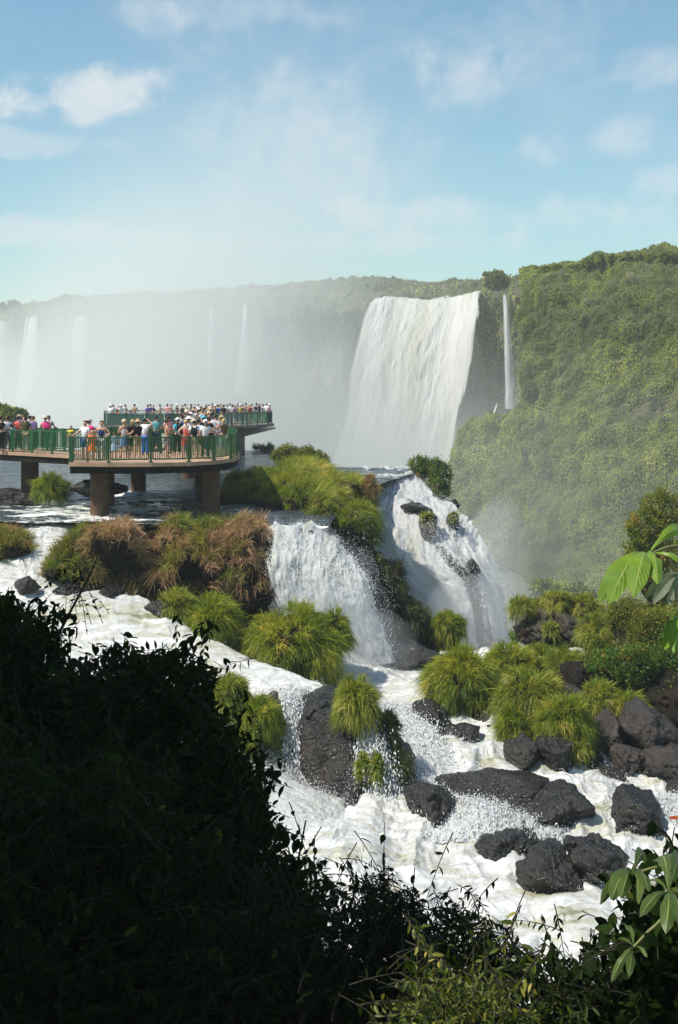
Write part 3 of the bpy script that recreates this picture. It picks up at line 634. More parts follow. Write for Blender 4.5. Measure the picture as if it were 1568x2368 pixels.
# lumps of scrub on the headland and the lip
bush([(628, 700, 1030, 1082, 80), (680, 740, 1034, 1080, 79), (715, 762, 1046, 1085, 79)], 'rounded green scrub on top of the headland left of the big far fall', m_bush_y, 12000, .13, 3)
bush([(942, 1010, 1052, 1110, 84), (985, 1046, 1062, 1140, 83), (1000, 1044, 1100, 1158, 82)], 'dark green bush on the lip right of the slanting waterfall', m_bush, 12000, .13, 4)
bush([(575, 622, 1028, 1042, 112), (600, 640, 1026, 1046, 111)], 'low grey green scrub at the foot of the distant platform pillar', m_bush, 1500, .16, 6)
rock(1035, 1066, 1152, 1185, 78, 61, 'small dark mossy rock on the right rim of the slanting waterfall', m_earth, 2, 4)
rock(925, 1000, 1160, 1190, 72.4, 31, 'dark flat rock parting the top of the slanting waterfall', m_rock, 2, 5, tilt=-.35)
rock(968, 1012, 1186, 1250, 69.2, 32, 'dark mossy rock standing in the upper slanting waterfall', m_rockred, 2, 5, tilt=-.5)
rock(1075, 1112, 1290, 1345, 67.3, 33, 'dark wet rock low in the slanting waterfall', m_rock, 2, 5, tilt=-.5)
rock(1030, 1064, 1183, 1228, 70.5, 34, 'small green topped rock at the right of the slanting waterfall', m_rockred, 1.5, 5, tilt=-.4)
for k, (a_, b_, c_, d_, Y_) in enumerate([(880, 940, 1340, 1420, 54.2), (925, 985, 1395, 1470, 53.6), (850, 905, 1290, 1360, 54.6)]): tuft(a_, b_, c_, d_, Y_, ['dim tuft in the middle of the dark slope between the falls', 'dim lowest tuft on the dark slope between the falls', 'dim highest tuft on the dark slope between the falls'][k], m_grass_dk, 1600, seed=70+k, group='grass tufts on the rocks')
tuft(972, 1004, 1182, 1208, 69, 'tiny green tuft on the rock inside the slanting waterfall', m_grass_y, 500, seed=31)
tuft(1040, 1062, 1180, 1212, 70, 'tiny upright green tuft near the right rim of the slanting waterfall', m_grass_y, 400, seed=32)
def scatter_on(g, n, size, lean, mat, seed, dens=None, name='foliage'):
    r = np.random.default_rng(seed); a = g[:-1, :-1]; b = g[1:, :-1]; c = g[:-1, 1:]
    nn = np.cross(c-a, b-a); ar = np.linalg.norm(nn, axis=2); nn = unit(nn)
    if np.mean(nn[..., 1]) > 0: nn = -nn
    ctr = (a+b+c)/3; w = ar.copy()
    vis = np.clip(-np.sum(nn*unit(ctr), 2)+.3, .05, 1); w = w*vis
    if dens is not None: w = w*dens(ctr)
    ix = r.choice(w.size, n, p=(w/w.sum()).ravel()); i, j = np.unravel_index(ix, w.shape)
    s, t = r.uniform(0, 1, (2, n, 1)); p = a[i, j]+(b-a)[i, j]*s+(c-a)[i, j]*t; N_ = nn[i, j]
    p = p+N_*r.uniform(-.1, .6, (n, 1))*size*1.5
    d = unit(N_*.3+np.array([0, 0, -.8])+r.normal(0, .45, (n, 3))+lean)
    rn = np.clip(.48+.35*fbm(p*.09, 3, seed)+.40*fbm(p*np.array([.55, .55, .22]), 3, seed+1)+r.normal(0, .05, n), 0, 1)
    return leaves(p, d, unit(N_+r.normal(0, .3, (n, 3))+np.array([0, 0, .3])), size*r.uniform(.5, 1.4, n), size*.6*r.uniform(.5, 1.3, n), rn)
# dark rock behind the falls
def rock_face(rows, label, nv, nu, seed, amp=.5, mat=None, name='rock_face', cover=0):
    g = loft(rows, nv, nu); n = gnormals(g)
    if np.mean(n[..., 1]) > 0: n = -n
    g = g+n*(amp*fbm(g*.5, 5, seed)+amp*.4*ridged(g*1.3, 3, seed+2))[..., None]
    o = obj(name, np_mesh(name, g.reshape(-1, 3), gridf(nv, nu), mat or m_rock)); tag(o, label, 'rock face')
    if cover:
        v, f, a = scatter_on(g, cover, .13, np.array([0, 0, .5]), m_bush, seed+60, (lambda c: ((proj(c)[0] < 470) & (proj(c)[1] > 1560))+1e-6) if seed in (43, 44) else None); q = obj('foliage', np_mesh('foliage', v, f, m_bush, {'rnd': a}, smooth=False), o); q['kind'] = 'stuff'
    return o
rock_face([[(600, 1232, 53.3), (700, 1236, 53.2), (780, 1252, 53.5), (850, 1275, 55)], [(600, 1330, 51.6), (700, 1335, 51.2), (790, 1345, 51.2), (880, 1345, 52.6)], [(600, 1580, 51), (700, 1580, 50.6), (800, 1580, 50.6), (950, 1560, 51.6)]], 'wet black rock face behind the broad white waterfall', 120, 100, 41)
rock_face([[(q[0]+(4 if k < 2 else -6), q[1]+10, q[2]+1.0) for k, q in enumerate(r)] for r in [
    [(866, 1088, 88), (905, 1087, 89), (950, 1088, 89)], [(860, 1130, 79), (925, 1120, 79), (984, 1132, 78)], [(850, 1195, 72.5), (950, 1172, 73), (1036, 1166, 73)], [(850, 1262, 70), (980, 1242, 69), (1100, 1230, 71)],
    [(870, 1335, 68), (1010, 1318, 67), (1140, 1294, 70)], [(900, 1410, 67), (1040, 1392, 66), (1168, 1370, 69)], [(930, 1560, 66), (1050, 1560, 65), (1190, 1540, 68)]]], 'wet black rock slope under the slanting waterfall', 160, 120, 42, amp=.25)
rock_face([[(560, 1620, 42.2), (680, 1625, 42.2), (800, 1618, 43.5)], [(520, 1740, 41.4), (680, 1740, 41.0), (800, 1740, 41.0)], [(480, 1950, 40), (680, 1950, 39.6), (850, 1950, 39.4)]], 'dark rock step below the side stream', 120, 120, 43, amp=.25, cover=9000)
rock_face([[(-400, 1190, 66), (200, 1205, 62), (600, 1210, 62), (850, 1195, 86)], [(-400, 1255, 60), (200, 1262, 57), (600, 1275, 56), (850, 1275, 78)], [(-400, 1600, 50), (200, 1600, 49), (600, 1640, 48), (850, 1580, 66)], [(-400, 2300, 36), (200, 2200, 34), (700, 2200, 34), (1200, 1700, 56)]], 'dark bedrock under the islets and the side stream', 120, 140, 44, amp=.3, cover=26000)

# =================================================================== boulders
BO = [
 (686, 800, 1588, 1700, 41.0, 51, 'flat topped black rock slab at the head of the veil fall', 3, .1),
 (690, 885, 1606, 1960, 39.7, 52, 'tall dark brown boulder wall between the two thin veils of water', 4, 0),
 (752, 905, 1690, 1935, 38.9, 53, 'big dark boulder face behind the ragged veil of water', 3, 0),
 (545, 672, 1604, 1668, 41.4, 54, 'low dark rock under the side stream left of the veil fall', 2.5, -.1),
 (640, 700, 1755, 1830, 40.3, 55, 'dark wet rock at the foot of the narrow veil', 2, -.4),
 (886, 1036, 1482, 1570, 50.3, 56, 'wet black boulder at the foot of the broad waterfall', 3.5, -.12),
 (818, 896, 1551, 1588, 48.0, 57, 'small brown rock poking from the pool below the broad waterfall', 1.3, 0),
 (950, 1040, 1618, 1705, 44.0, 58, 'smooth dark boulder under the left end of the big round tuft', 2.5, .2),
 (1000, 1110, 1670, 1738, 43.0, 59, 'wet boulder at the water edge below the big round tuft', 2.2, -.15),
 (1068, 1165, 1636, 1700, 44.0, 60, 'flat dark boulder between the two large tufts', 2.2, 0),
 (1160, 1260, 1690, 1790, 41.6, 61, 'dark wet boulder under the drooping olive tuft', 2.2, -.2),
 (1235, 1335, 1700, 1800, 41.0, 62, 'black wet boulder under the lower right tuft', 2.2, .1),
 (1360, 1440, 1640, 1765, 41.4, 63, 'upright grey brown boulder beside the lower tufts', 2, .1),
 (1428, 1572, 1612, 1750, 41.2, 64, 'large smooth brown boulder on the right bank', 3, .12),
 (1404, 1500, 1712, 1785, 40.0, 65, 'rounded grey boulder below the large brown one', 2, -.05),
 (1478, 1640, 1712, 1815, 39.6, 66, 'broad grey boulder at the right picture edge', 3, .1),
 (1335, 1402, 1738, 1778, 40.4, 67, 'small dark boulders beside the pale leaf litter', 1.5, 0),
 (1372, 1446, 1772, 1806, 39.6, 68, 'little wet rock nearly drowned in the rapids', 1.2, -.1),
 (1004, 1275, 1774, 1890, 38.2, 69, 'long flat brown boulder splitting the rapids, left half', 2.6, -.22),
 (1195, 1368, 1812, 1922, 37.6, 70, 'bulky grey boulder, right end of the long flat rock in the rapids', 2.6, -.12),
 (1412, 1532, 1820, 1948, 37.0, 71, 'pointed dark boulder standing in the rapids near the right edge', 2.2, 0),
 (985, 1330, 1832, 1955, 37.3, 94, 'dark ledge of rock showing through the low curtain of water', 1.9, -.1),
 (1540, 1640, 1790, 1850, 38.6, 72, 'dark rock corner in the rapids at the right edge', 2, 0),
 (1088, 1265, 1915, 1990, 35.4, 73, 'wet flat boulder awash in the lower rapids', 2.4, -.25),
 (1190, 1345, 1962, 2085, 33.9, 74, 'brown wet boulder in the lower rapids with water pouring down its left', 2.2, -.1),
 (1310, 1455, 1930, 2075, 33.9, 75, 'largest black boulder of the lower rapids', 2.4, .05),
 (1240, 1310, 1945, 2010, 33.4, 76, 'block of dark rock wedged behind the lower rapids boulders', 1.5, 0),
 (1300, 1352, 1932, 1970, 33.0, 77, 'small angular rock perched on the lower rapids boulders', .8, 0),
 (930, 1060, 1800, 1925, 38.0, 78, 'dark wet boulder in mist left of the low ledge', 2.4, 0),
 (905, 985, 1785, 1860, 39.0, 79, 'black boulder splashed by the shaded chute', 2, .1),
 (1190, 1300, 1400, 1510, 52.5, 80, 'dark layered rock with grass on top, left end of the far bank', 4, .05),
 (1255, 1420, 1395, 1520, 52.5, 81, 'brown folded rock with grass on top under the leafy bushes', 4, 0),
 (1300, 1395, 1528, 1610, 44.4, 82, 'dark shaded boulder hollow beneath the green leafy bush', 2.5, .2),
 (1290, 1430, 1580, 1680, 43.4, 83, 'smooth grey boulder behind the pale green tufts', 2.5, .25),
 (672, 728, 1222, 1262, 51.4, 84, 'round black boulder at the lip of the broad waterfall', 1.2, 0),
 (160, 300, 1108, 1150, 61, 85, 'low dark rocks beside the small tuft under the walkway', 3, 0),
 (-80, 90, 1128, 1172, 62, 86, 'wet flat rock shelf at the foot of the left pillar', 4, 0),
 (225, 285, 1355, 1385, 48.4, 87, 'dark wet rock at the foot of the long islet', 1.5, 0),
 (120, 215, 1350, 1392, 48.8, 88, 'black rock at the left foot of the long islet', 2, 0),
 (30, 95, 1332, 1372, 48.4, 89, 'small black rock in the white side stream', 1.2, 0),
 (330, 420, 1385, 1440, 47.4, 90, 'broken dark rocks beside the white side stream', 1.8, 0),
 (870, 960, 1690, 1800, 39.6, 91, 'dark rock spur under the hanging green moss', 2, -.2),
 (1060, 1200, 1565, 1650, 46.5, 92, 'dark bank rock between the large tufts', 3, 0),
 (1480, 1640, 1560, 1680, 43.0, 93, 'shaded bank rock under the right hand bushes', 3, 0)]
AUTO = {58, 59, 60, 61, 62, 65, 66, 67, 68, 70, 71, 72, 73, 74, 75, 78}
for (a, b, c, d, Y, sd, lab, dep, tl) in BO:
    if sd in AUTO: Y = float(np.interp(d-14, [q[0] for q in prof], [q[1] for q in prof]))+dep*.3
    mt = m_rockred if sd in (80, 81) else m_rockdry if sd in (64, 65, 66, 63, 83, 57) else m_earth if sd in (92, 93, 82) else m_rock
    o, v, f = rock(a, b, c, d, Y, sd, lab, mt, dep, 5, tilt=tl, np_=22 if sd in (77, 76, 57, 52, 53) else 9+sd % 4, rough=.11, fine=.05 if sd not in (80, 81) else .08)
    # a few slivers of foam where the boulder meets the rapids
    if sd in (56, 57, 58, 59, 61, 62, 68, 69, 70, 71, 73, 74, 75, 78, 79):
        k = 110; th = rng.uniform(0, 2*np.pi, k); ctr = (v.max(0)+v.min(0))/2; hs = (v.max(0)-v.min(0))/2
        q = np.stack([ctr[0]+np.cos(th)*hs[0]*.95, ctr[1]-np.abs(np.sin(th))*hs[1]*.95, ctr[2]-hs[2]*.7+rng.exponential(.08, k)], 1)+rng.normal(0, .07, (k, 3))
        drops.add(*clots(q, rng.uniform(.007, .02, k)))

# =================================================================== grass tufts
TU = [
 (690, 765, 1078, 1122, 67, 'russet tuft on the crest of the headland below the scrub', m_grass_br, 1800, .1),
 (838, 872, 1092, 1160, 63.5, 'russet tuft hanging over the right edge of the headland', m_grass_br, 1400, .1),
 (565, 640, 1078, 1112, 68, 'pale russet tuft at the left crest of the headland', m_grass_br, 1500, 0),
 (755, 812, 1118, 1165, 61.8, 'small russet tuft on the right slope of the headland', m_grass_br, 1200, .1),
 (75, 162, 1092, 1172, 61, 'small round green tuft on the rocks under the walkway', m_grass, 2200, 0),
 (355, 470, 1358, 1480, 47.5, 'pale green tuft at the left of the pair below the long islet', m_grass_y, 3200, .1),
 (425, 565, 1378, 1520, 46.8, 'spreading pale green tuft in front of the dark islet face', m_grass, 3600, .25),
 (545, 815, 1400, 1580, 46.2, 'largest arching green tuft at the foot of the broad waterfall', m_grass, 7000, 0),
 (735, 815, 1408, 1520, 46.8, 'ochre topped tuft at the right of the largest arching tuft', m_grass_y, 2200, .1),
 (478, 575, 1560, 1660, 40.8, 'green tuft beside the dark shrubs and the side stream', m_grass_y, 2600, .1),
 (545, 655, 1605, 1725, 40.2, 'shaded olive tuft hanging beside the narrow veil', m_grass, 2600, .1),
 (520, 600, 1700, 1760, 40.0, 'thin tuft above the billowing chute', m_grass_y, 1200, .2),
 (775, 872, 1570, 1688, 38.8, 'golden green tuft crowning the tall dark boulder', m_grass_y, 3200, .05),
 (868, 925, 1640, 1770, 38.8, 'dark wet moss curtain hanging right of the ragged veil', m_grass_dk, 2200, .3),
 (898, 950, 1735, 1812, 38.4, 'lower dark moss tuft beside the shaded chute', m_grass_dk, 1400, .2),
 (825, 850, 1740, 1815, 38.0, 'bright green moss strip behind the ragged veil', m_grass, 900, 0),
 (856, 884, 1740, 1820, 37.9, 'vivid moss patch in the middle of the ragged veil', m_grass, 700, 0),
 (1000, 1076, 1412, 1484, 53.5, 'round pale green tuft at the foot of the slanting waterfall', m_grass, 2400, 0),
 (972, 1160, 1502, 1660, 44.6, 'big round green tuft at the left end of the right bank', m_grass, 6500, -.05),
 (1110, 1250, 1490, 1600, 47.5, 'broad mid green tuft behind the big round one', m_grass, 3600, 0),
 (1205, 1300, 1488, 1570, 48.5, 'bright green tuft on the back of the right bank', m_grass, 2400, 0),
 (1255, 1360, 1495, 1600, 47, 'pale straw green tuft below the folded brown rock', m_grass_y, 2600, 0),
 (1145, 1305, 1538, 1700, 42.6, 'tall olive tuft drooping over the dark rocks', m_grass_y, 5200, -.1),
 (1152, 1222, 1630, 1732, 41.6, 'lower wet lobe of grass hanging to the rapids', m_grass, 2200, -.1),
 (1243, 1368, 1610, 1738, 40.9, 'round green tuft nearest the rapids on the right bank', m_grass, 4000, 0),
 (1298, 1358, 1700, 1765, 40.2, 'little drooping tuft under the round green one', m_grass_y, 1200, 0),
 (1338, 1428, 1578, 1668, 42.4, 'pale yellow green tuft in front of the leafy bush', m_grass_y, 2600, .1),
 (1408, 1505, 1600, 1682, 42.0, 'straggling yellow tuft over the large brown boulder', m_grass_y, 2200, .2),
 (1178, 1232, 1380, 1428, 52, 'small dark olive tuft at the left end of the far bank rock', m_grass_y, 1300, 0),
 (1250, 1322, 1364, 1432, 52.5, 'upright olive tuft on the far bank rock', m_grass_y, 1800, 0),
 (1305, 1395, 1375, 1430, 52.5, 'straw coloured tuft on the far bank rock near the bushes', m_grass_y, 1800, 0),
 (1225, 1262, 1385, 1420, 53, 'low tuft between the two on the far bank rock', m_grass_y, 700, 0),
 (1258, 1290, 1502-68, 1478, 50.6, 'tiny tuft growing on the folded rock face', m_grass_y, 400, 0),
 (1330, 1440, 1420, 1500, 50.5, 'dry grass patch at the foot of the leafy bushes', m_grass_y, 2200, 0),
 (365, 420, 1385, 1440, 47.3, 'small dim tuft on the islet foot beside the pale pair', m_grass_dk, 900, 0),
]
for k, (a, b, c, d, Y, lab, mt, n, ln) in enumerate(TU):
    tuft(a, b, c, d, Y, lab, mt, int(n*2.1), .8, seed=k, lean=ln, group='grass tufts on the rocks', width=.0095)

# =================================================================== right bank bushes and tree
bush([(1395, 1500, 1380, 1470, 47), (1450, 1570, 1400, 1520, 46), (1350, 1440, 1470, 1560, 45.5)], 'sprawling olive bush on the right bank above the boulders', m_bush_y, 26000, .085, 11)
bush([(1340, 1480, 1500, 1610, 44.2), (1420, 1520, 1480, 1600, 43.8)], 'bright green leafy bush overhanging the shaded boulder', m_bush, 20000, .09, 12)
bush([(1500, 1640, 1440, 1640, 44.5), (1520, 1660, 1560, 1690, 43)], 'tangled dark green bush at the right picture edge', m_bush, 20000, .09, 13)
bush([(1440, 1540, 1175, 1265, 48), (1475, 1600, 1125, 1225, 48.5), (1435, 1520, 1240, 1320, 47.6), (1465, 1620, 1240, 1400, 48)], 'small open tree with olive leaves on the right bank', m_bush_y, 19000, .1, 14, 'tree', 'tree', core=False)
rock_face([[(1100, 1600, 47.6), (1300, 1530, 47.5), (1500, 1500, 47), (1800, 1450, 47)], [(1080, 1680, 44.5), (1300, 1660, 43.8), (1500, 1680, 42.5), (1800, 1680, 42)], [(1050, 1900, 42), (1300, 1880, 41), (1500, 1880, 39.6), (1800, 1880, 39)]], 'dark bank of the right shore under the tufts', 100, 140, 45, amp=.3, mat=m_earth, cover=9000)
rock_face([[(1180, 1470, 55), (1350, 1440, 56), (1600, 1380, 56), (1900, 1300, 56)], [(1180, 1520, 51), (1350, 1510, 50), (1600, 1480, 49), (1900, 1440, 49)], [(1100, 1700, 47), (1350, 1660, 46), (1600, 1640, 45), (1900, 1640, 45)]], 'earth slope rising under the bushes of the right bank', 100, 140, 46, amp=.3, mat=m_earth, cover=40000)

# =================================================================== the gorge walls
def gorge_wall(rows, nv, nu, label, seed, amp, colw, nleaf, size, dens=None, back=True, name='cliff', lobe=1.0):
    g = loft(rows, nv, nu); n = gnormals(g)
    if np.mean(n[..., 1]) > 0: n = -n
    q = np.stack([g[..., 0]/colw, g[..., 1]/colw*.6, g[..., 2]/(colw*3.2)], -1)
    q2 = np.stack([g[..., 0], g[..., 1], g[..., 2]*.6], -1)/colw
    dsp = amp*(.9*fbm(q, 4, seed)+.7*ridged(q*.45+3, 2, seed+4)+.35*np.abs(fbm(q2*3, 3, seed+8)))+amp*.2*fbm(q2*6, 2, seed+12)+2.6*lobe*fbm(np.stack([g[..., 0], g[..., 1], g[..., 2]*.28], -1)/(2.3*lobe), 3, seed+20)+1.0*lobe*np.abs(fbm(np.stack([g[..., 0], g[..., 1], g[..., 2]*.3], -1)/(1.7*lobe), 2, seed+23))
    dsp = dsp-dsp.mean(); dsp = dsp*np.where(n[..., 2] > .75, .6, 1)
    g = g+n*dsp[..., None]
    e = empty(name, tuple(g[-1, nu//2])); tag(e, label, 'cliff', None); L = np.array(e.location)
    obj('rock_wall', np_mesh('rock_wall', (g-L).reshape(-1, 3), gridf(nv, nu), m_cliffrock), e)
    v, f, a = scatter_on(g, nleaf, size, np.array([0, 0, 0]), m_cliff, seed, dens)
    o = obj('foliage', np_mesh('foliage', v-L, f, m_cliff, {'rnd': a}, smooth=False), e); o['kind'] = 'stuff'
    return g
rr = []
cols = [0, .12, .28, .45, .62, .8, 1.0]
top = {1190: 654, 1206: 630, 1256: 615, 1330: 618, 1358: 600, 1420: 593, 1500: 594, 1568: 590, 1700: 588, 2200: 575}
for v, ul, Y in [(None, 1202, 290), (None, 1202, 226), (648, 1203, 210), (720, 1206, 202), (800, 1210, 196), (880, 1208, 191), (942, 1170, 188), (980, 1062, 184), (1100, 1040, 178), (1230, 1040, 172), (1330, 1040, 166), (1500, 1040, 150)]:
    row = []
    for s in cols:
        u = ul+(2150-ul)*s; tv = np.interp(u, list(top), list(top.values()))
        vv = tv+16 if v is None and Y > 250 else tv if v is None else max(v, tv+(v-600)*.25)
        row.append((u, vv, Y-(u-1190)*.06+(60 if False else 0)))
    rr.append(row)
def dcl(c):
    u, v = proj(c); bare = np.exp(-((u-1500)/70)**2-((v-(945+.25*(1500-u)))/38)**2)+.7*np.exp(-((u-1480)/30)**2-((v-760)/80)**2)
    return np.clip(1.0+.5*fbm(c*.12, 3, 2)-.95*bare, .06, 2)
gorge_wall(rr, 420, 420, 'near green gorge wall hung with vines on the right side', 3, 2.0, 9, 420000, .27, dcl, lobe=1.35)
sk_ = 8
sk = {-900: 740, -200: 735, 0: 706, 25: 700, 60: 703, 150: 690, 250: 682, 400: 676, 540: 670, 620: 660, 730: 650, 800: 641, 850: 638, 900: 641, 950: 650, 1000: 655, 1060: 655, 1150: 648, 1260: 640}
us = [-900, -500, -250, -80, 60, 200, 360, 520, 680, 800, 900, 1010, 1120, 1260]
Yw = lambda u: np.interp(u, [-900, 0, 600, 900, 1060, 1110, 1150, 1260], [420, 352, 326, 316, 312, 304, 276, 256])
lip = lambda u: np.interp(u, [-900, 0, 250, 540, 700, 850, 1110, 1150, 1260], [780, 745, 728, 705, 700, 690, 684, 676, 670])
SKr = [[(u, np.interp(u, list(sk), list(sk.values()))+26, Yw(u)+260) for u in us], [(u, np.interp(u, list(sk), list(sk.values()))+sk_, Yw(u)+60) for u in us],
       [(u, lip(u), Yw(u)+3) for u in us], [(u, lip(u)+80, Yw(u)) for u in us], [(u, 950, Yw(u)-2) for u in us], [(u, 1100, Yw(u)-5) for u in us], [(u, 1280, Yw(u)-12) for u in us]]
gorge_wall(SKr, 240, 620, 'distant misty gorge wall behind the large waterfalls', 5, 3.0, 9, 170000, .75, lobe=1.6)
_o = ['first', 'second', 'third', 'fourth', 'fifth', 'sixth', 'seventh', 'eighth', 'ninth', 'tenth', 'eleventh', 'twelfth', 'thirteenth', 'fourteenth', 'fifteenth', 'sixteenth', 'seventeenth', 'eighteenth', 'nineteenth']
ORDW = [x+' from the left' for x in _o+['twentieth']+['twenty-'+x for x in _o[:9]]+['thirtieth']+['thirty-'+x for x in _o[:9]]+['fortieth']+['forty-'+x for x in _o[:9]]]
# single trees on the far skyline
for k, (u0, u1, v0, v1, Y, lab) in enumerate([(1118, 1176, 626, 668, 262, 'dark round tree on the skyline right of the largest waterfall'), (18, 46, 696, 722, 372, 'small dark tree on the far left skyline'),
                                              (0, 14, 702, 722, 372, 'low dark tree at the far left end of the skyline'), (140, 170, 682, 704, 380, 'faint tree in mist on the far skyline')]):
    bush([(u0, u1, v0, v1, Y)], lab, m_cliff, 3000, .8, 40+k, 'tree', 'tree')
tr_ = np.random.default_rng(8); tm = []
for k in range(44):
    u = -80+k*30+tr_.uniform(-10, 10); h_ = tr_.uniform(7, 15); v = float(np.interp(u, list(sk), list(sk.values())))+sk_; tm.append((u-tr_.uniform(12, 24), u+tr_.uniform(12, 24), v-h_*.55, v+h_*1.4, float(Yw(u))+58))
for k, b_ in enumerate(tm): bush([b_], 'rounded treetop on the far skyline, %s along it' % ORDW[k], m_cliff, 900, .7, 200+k, 'tree', 'tree', 'treetops on the far skyline')
tn = [(1215, 632), (1240, 622), (1262, 614), (1290, 614), (1318, 615), (1340, 612), (1362, 596), (1390, 592), (1420, 590), (1450, 589), (1480, 590), (1510, 589), (1540, 587), (1566, 586)]
for k, (u, v) in enumerate(tn): bush([(u-16, u+16, v-1, v+20, 214-(u-1190)*.06)], 'leafy treetop on the near ridge, %s along it' % ORDW[k], m_cliff, 1500, .42, 300+k, 'tree', 'tree', 'treetops on the near ridge')
bush([(-60, 30, 936, 975, 150), (0, 62, 944, 980, 148)], 'pale green hillock of trees beyond the left end of the walkway', m_cliff, 9000, .45, 50, 'tree', 'tree')
bush([(1225, 1310, 1342, 1410, 140), (1280, 1385, 1352, 1415, 138)], 'rounded pale green treetops at the bottom of the gorge', m_cliff, 14000, .4, 52, 'tree', 'tree')

def ff(label, rows, nu, nv, seed, cv=.72, amp=.8, edge=.3, nclot=0, ew=.12, fs=(.30, .03)):
    waterfall(label, rows, nv, nu, lambda s, t: cv-.22*sstep(.05, 0, t)+0*s, amp=amp, fscale=fs, nclot=nclot, mat=m_farfall, seed=seed, edge=edge, ew=ew, thick=1.5, csize=(.1, .3))
def thin(label, u0, u1, v0, v1, Y, seed, w2=1.3, cv=.66, dx=0, edge=.3):
    uc, hw = (u0+u1)/2, (u1-u0)/2; rows = []
    for t in np.linspace(0, 1, 6):
        c = uc+dx*t; h_ = hw*(1+(w2-1)*t); v = v0+(v1-v0)*t; y = Y-9-5*t**.5
        rows.append([(c-h_, v, y+2), (c-h_*.4, v, y), (c+h_*.4, v, y), (c+h_, v, y+2)])
    ff(label, rows, 60, 160, seed, cv, .5, .75, 0, .5)
ff('largest white waterfall pouring over the far gorge wall', [
    [(872, 694, 305.0), (930, 690, 305.0), (985, 692, 305.0), (1050, 684, 305.0), (1116, 686, 296.0)],
    [(852, 700, 294.0), (915, 692, 297.0), (980, 690, 296.0), (1050, 687, 295.0), (1115, 688, 288.0)],
    [(832, 750, 289.9), (905, 745, 289.0), (970, 745, 288.0), (1042, 742, 287.0), (1108, 745, 281.0)],
    [(812, 850, 284.9), (890, 850, 282.9), (955, 850, 281.9), (1025, 850, 280.9), (1088, 855, 275.7)],
    [(800, 950, 280.9), (872, 950, 278.9), (940, 950, 276.9), (1005, 950, 275.9), (1064, 960, 271.6)],
    [(768, 1085, 273.8), (850, 1085, 271.8), (920, 1085, 269.8), (985, 1085, 268.8), (1042, 1090, 265.6)],
    [(750, 1210, 267.1), (840, 1210, 265.1), (910, 1210, 263.1), (970, 1210, 262.1), (1034, 1210, 260.1)]], 360, 420, 61, 1.12, 1.1, .8, 0, .06, (.20, .06))
ff('white river lip foaming above the largest waterfall', [[(1010, 676, 330), (1040, 672, 330), (1075, 680, 330)], [(1005, 684, 318), (1040, 680, 318), (1085, 684, 318)], [(1000, 692, 306), (1045, 690, 306), (1100, 690, 304)]], 40, 30, 62, .8, .4)
thin('thin ribbon waterfall in the shaded corner right of the largest one', 1157, 1176, 674, 945, 250, 63, 2.8, .86, 14)
thin('thin white ribbon of water low on the cliff beside the ribbon fall', 1146, 1156, 928, 950, 190, 69, 1.4, .95, -8)
thin('tapering hazy waterfall left of centre on the distant wall', 556, 578, 698, 915, 320, 64, 3.2, .9, -3)
thin('faint veil waterfall nearly lost in mist left of the tapering one', 478, 500, 705, 905, 326, 65, 1.8, .72, -4)
thin('wide pale waterfall fading into the mist', 160, 215, 724, 960, 345, 66, 1.3, .8, -14)
thin('narrow leaning waterfall second from the left edge', 56, 100, 728, 930, 352, 67, 1.6, .95, -16)
thin('bright waterfall cut off by the left picture edge', -60, 24, 742, 930, 354, 68, 1.2, 1.1, -14)
thin('broad misty curtain of falling water behind the distant platform', 250, 430, 720, 1000, 338, 70, 1.1, .6, 0)

# =================================================================== air: haze and mist
def vol_mat(name, col, dens, blobs=None, nscale=.02, namt=.8, aniso=.0, step=1.0):
    m, nt, out = new_mat(name); h = N(nt)
    pv = nt.nodes.new('ShaderNodeVolumePrincipled'); pv.inputs['Color'].default_value = (*col, 1); pv.inputs['Anisotropy'].default_value = aniso
    pv.inputs['Density Attribute'].default_value = ''
    if blobs is None: pv.inputs['Density'].default_value = dens
    else:
        p = geo_pos(h); nz = h.noise(p, nscale, 3, .55, .6); tot = None
        for c, rad, s in blobs:
            q = h.mapping(p, tuple(1/x for x in rad), tuple(-a/b for a, b in zip(c, rad)))
            ln = nt.nodes.new('ShaderNodeVectorMath'); ln.operation = 'LENGTH'; h.link(q, ln.inputs[0])
            x = h.math('SUBTRACT', 1.0, ln.outputs['Value'], clamp=True)
            x = h.math('ADD', x, h.math('MULTIPLY', h.math('MULTIPLY', h.math('SUBTRACT', nz, .5), namt*2), h.math('MULTIPLY', x, 2.0, clamp=True)), clamp=True)
            x = h.math('MULTIPLY', h.math('POWER', x, 1.4), s*dens)
            tot = x if tot is None else h.math('ADD', tot, x)
        h.link(tot, pv.inputs['Density'])
    h.link(pv.outputs[0], out.inputs['Volume'])
    m.cycles.volume_step_rate = step
    return m
def vbox(name, lo, hi, mat, label=None):
    mb = MB(); lo, hi = np.array(lo, float), np.array(hi, float); box(mb, (lo+hi)/2, hi-lo); o = mb.build(name, mat, smooth=False)
    tag(o, label, None, None, 'stuff'); return o
def vell(name, c, rad, mat, label):
    v, f = rock_verts(4, 3, 3, .08); me = np_mesh(name, v*np.array(rad), f, mat); o = obj(name, me, None, tuple(c)); tag(o, label, None, None, 'stuff')
vbox('haze', (-420, -60, -75), (420, 760, 66), vol_mat('haze_air', (.88, .94, 1.0), .00045), 'thin blue haze filling the gorge')
def PB(u, v, Y, ru, rv, ry): c = P(u, v, Y); return (tuple(c), (ru/F*Y, ry, rv/F*Y))
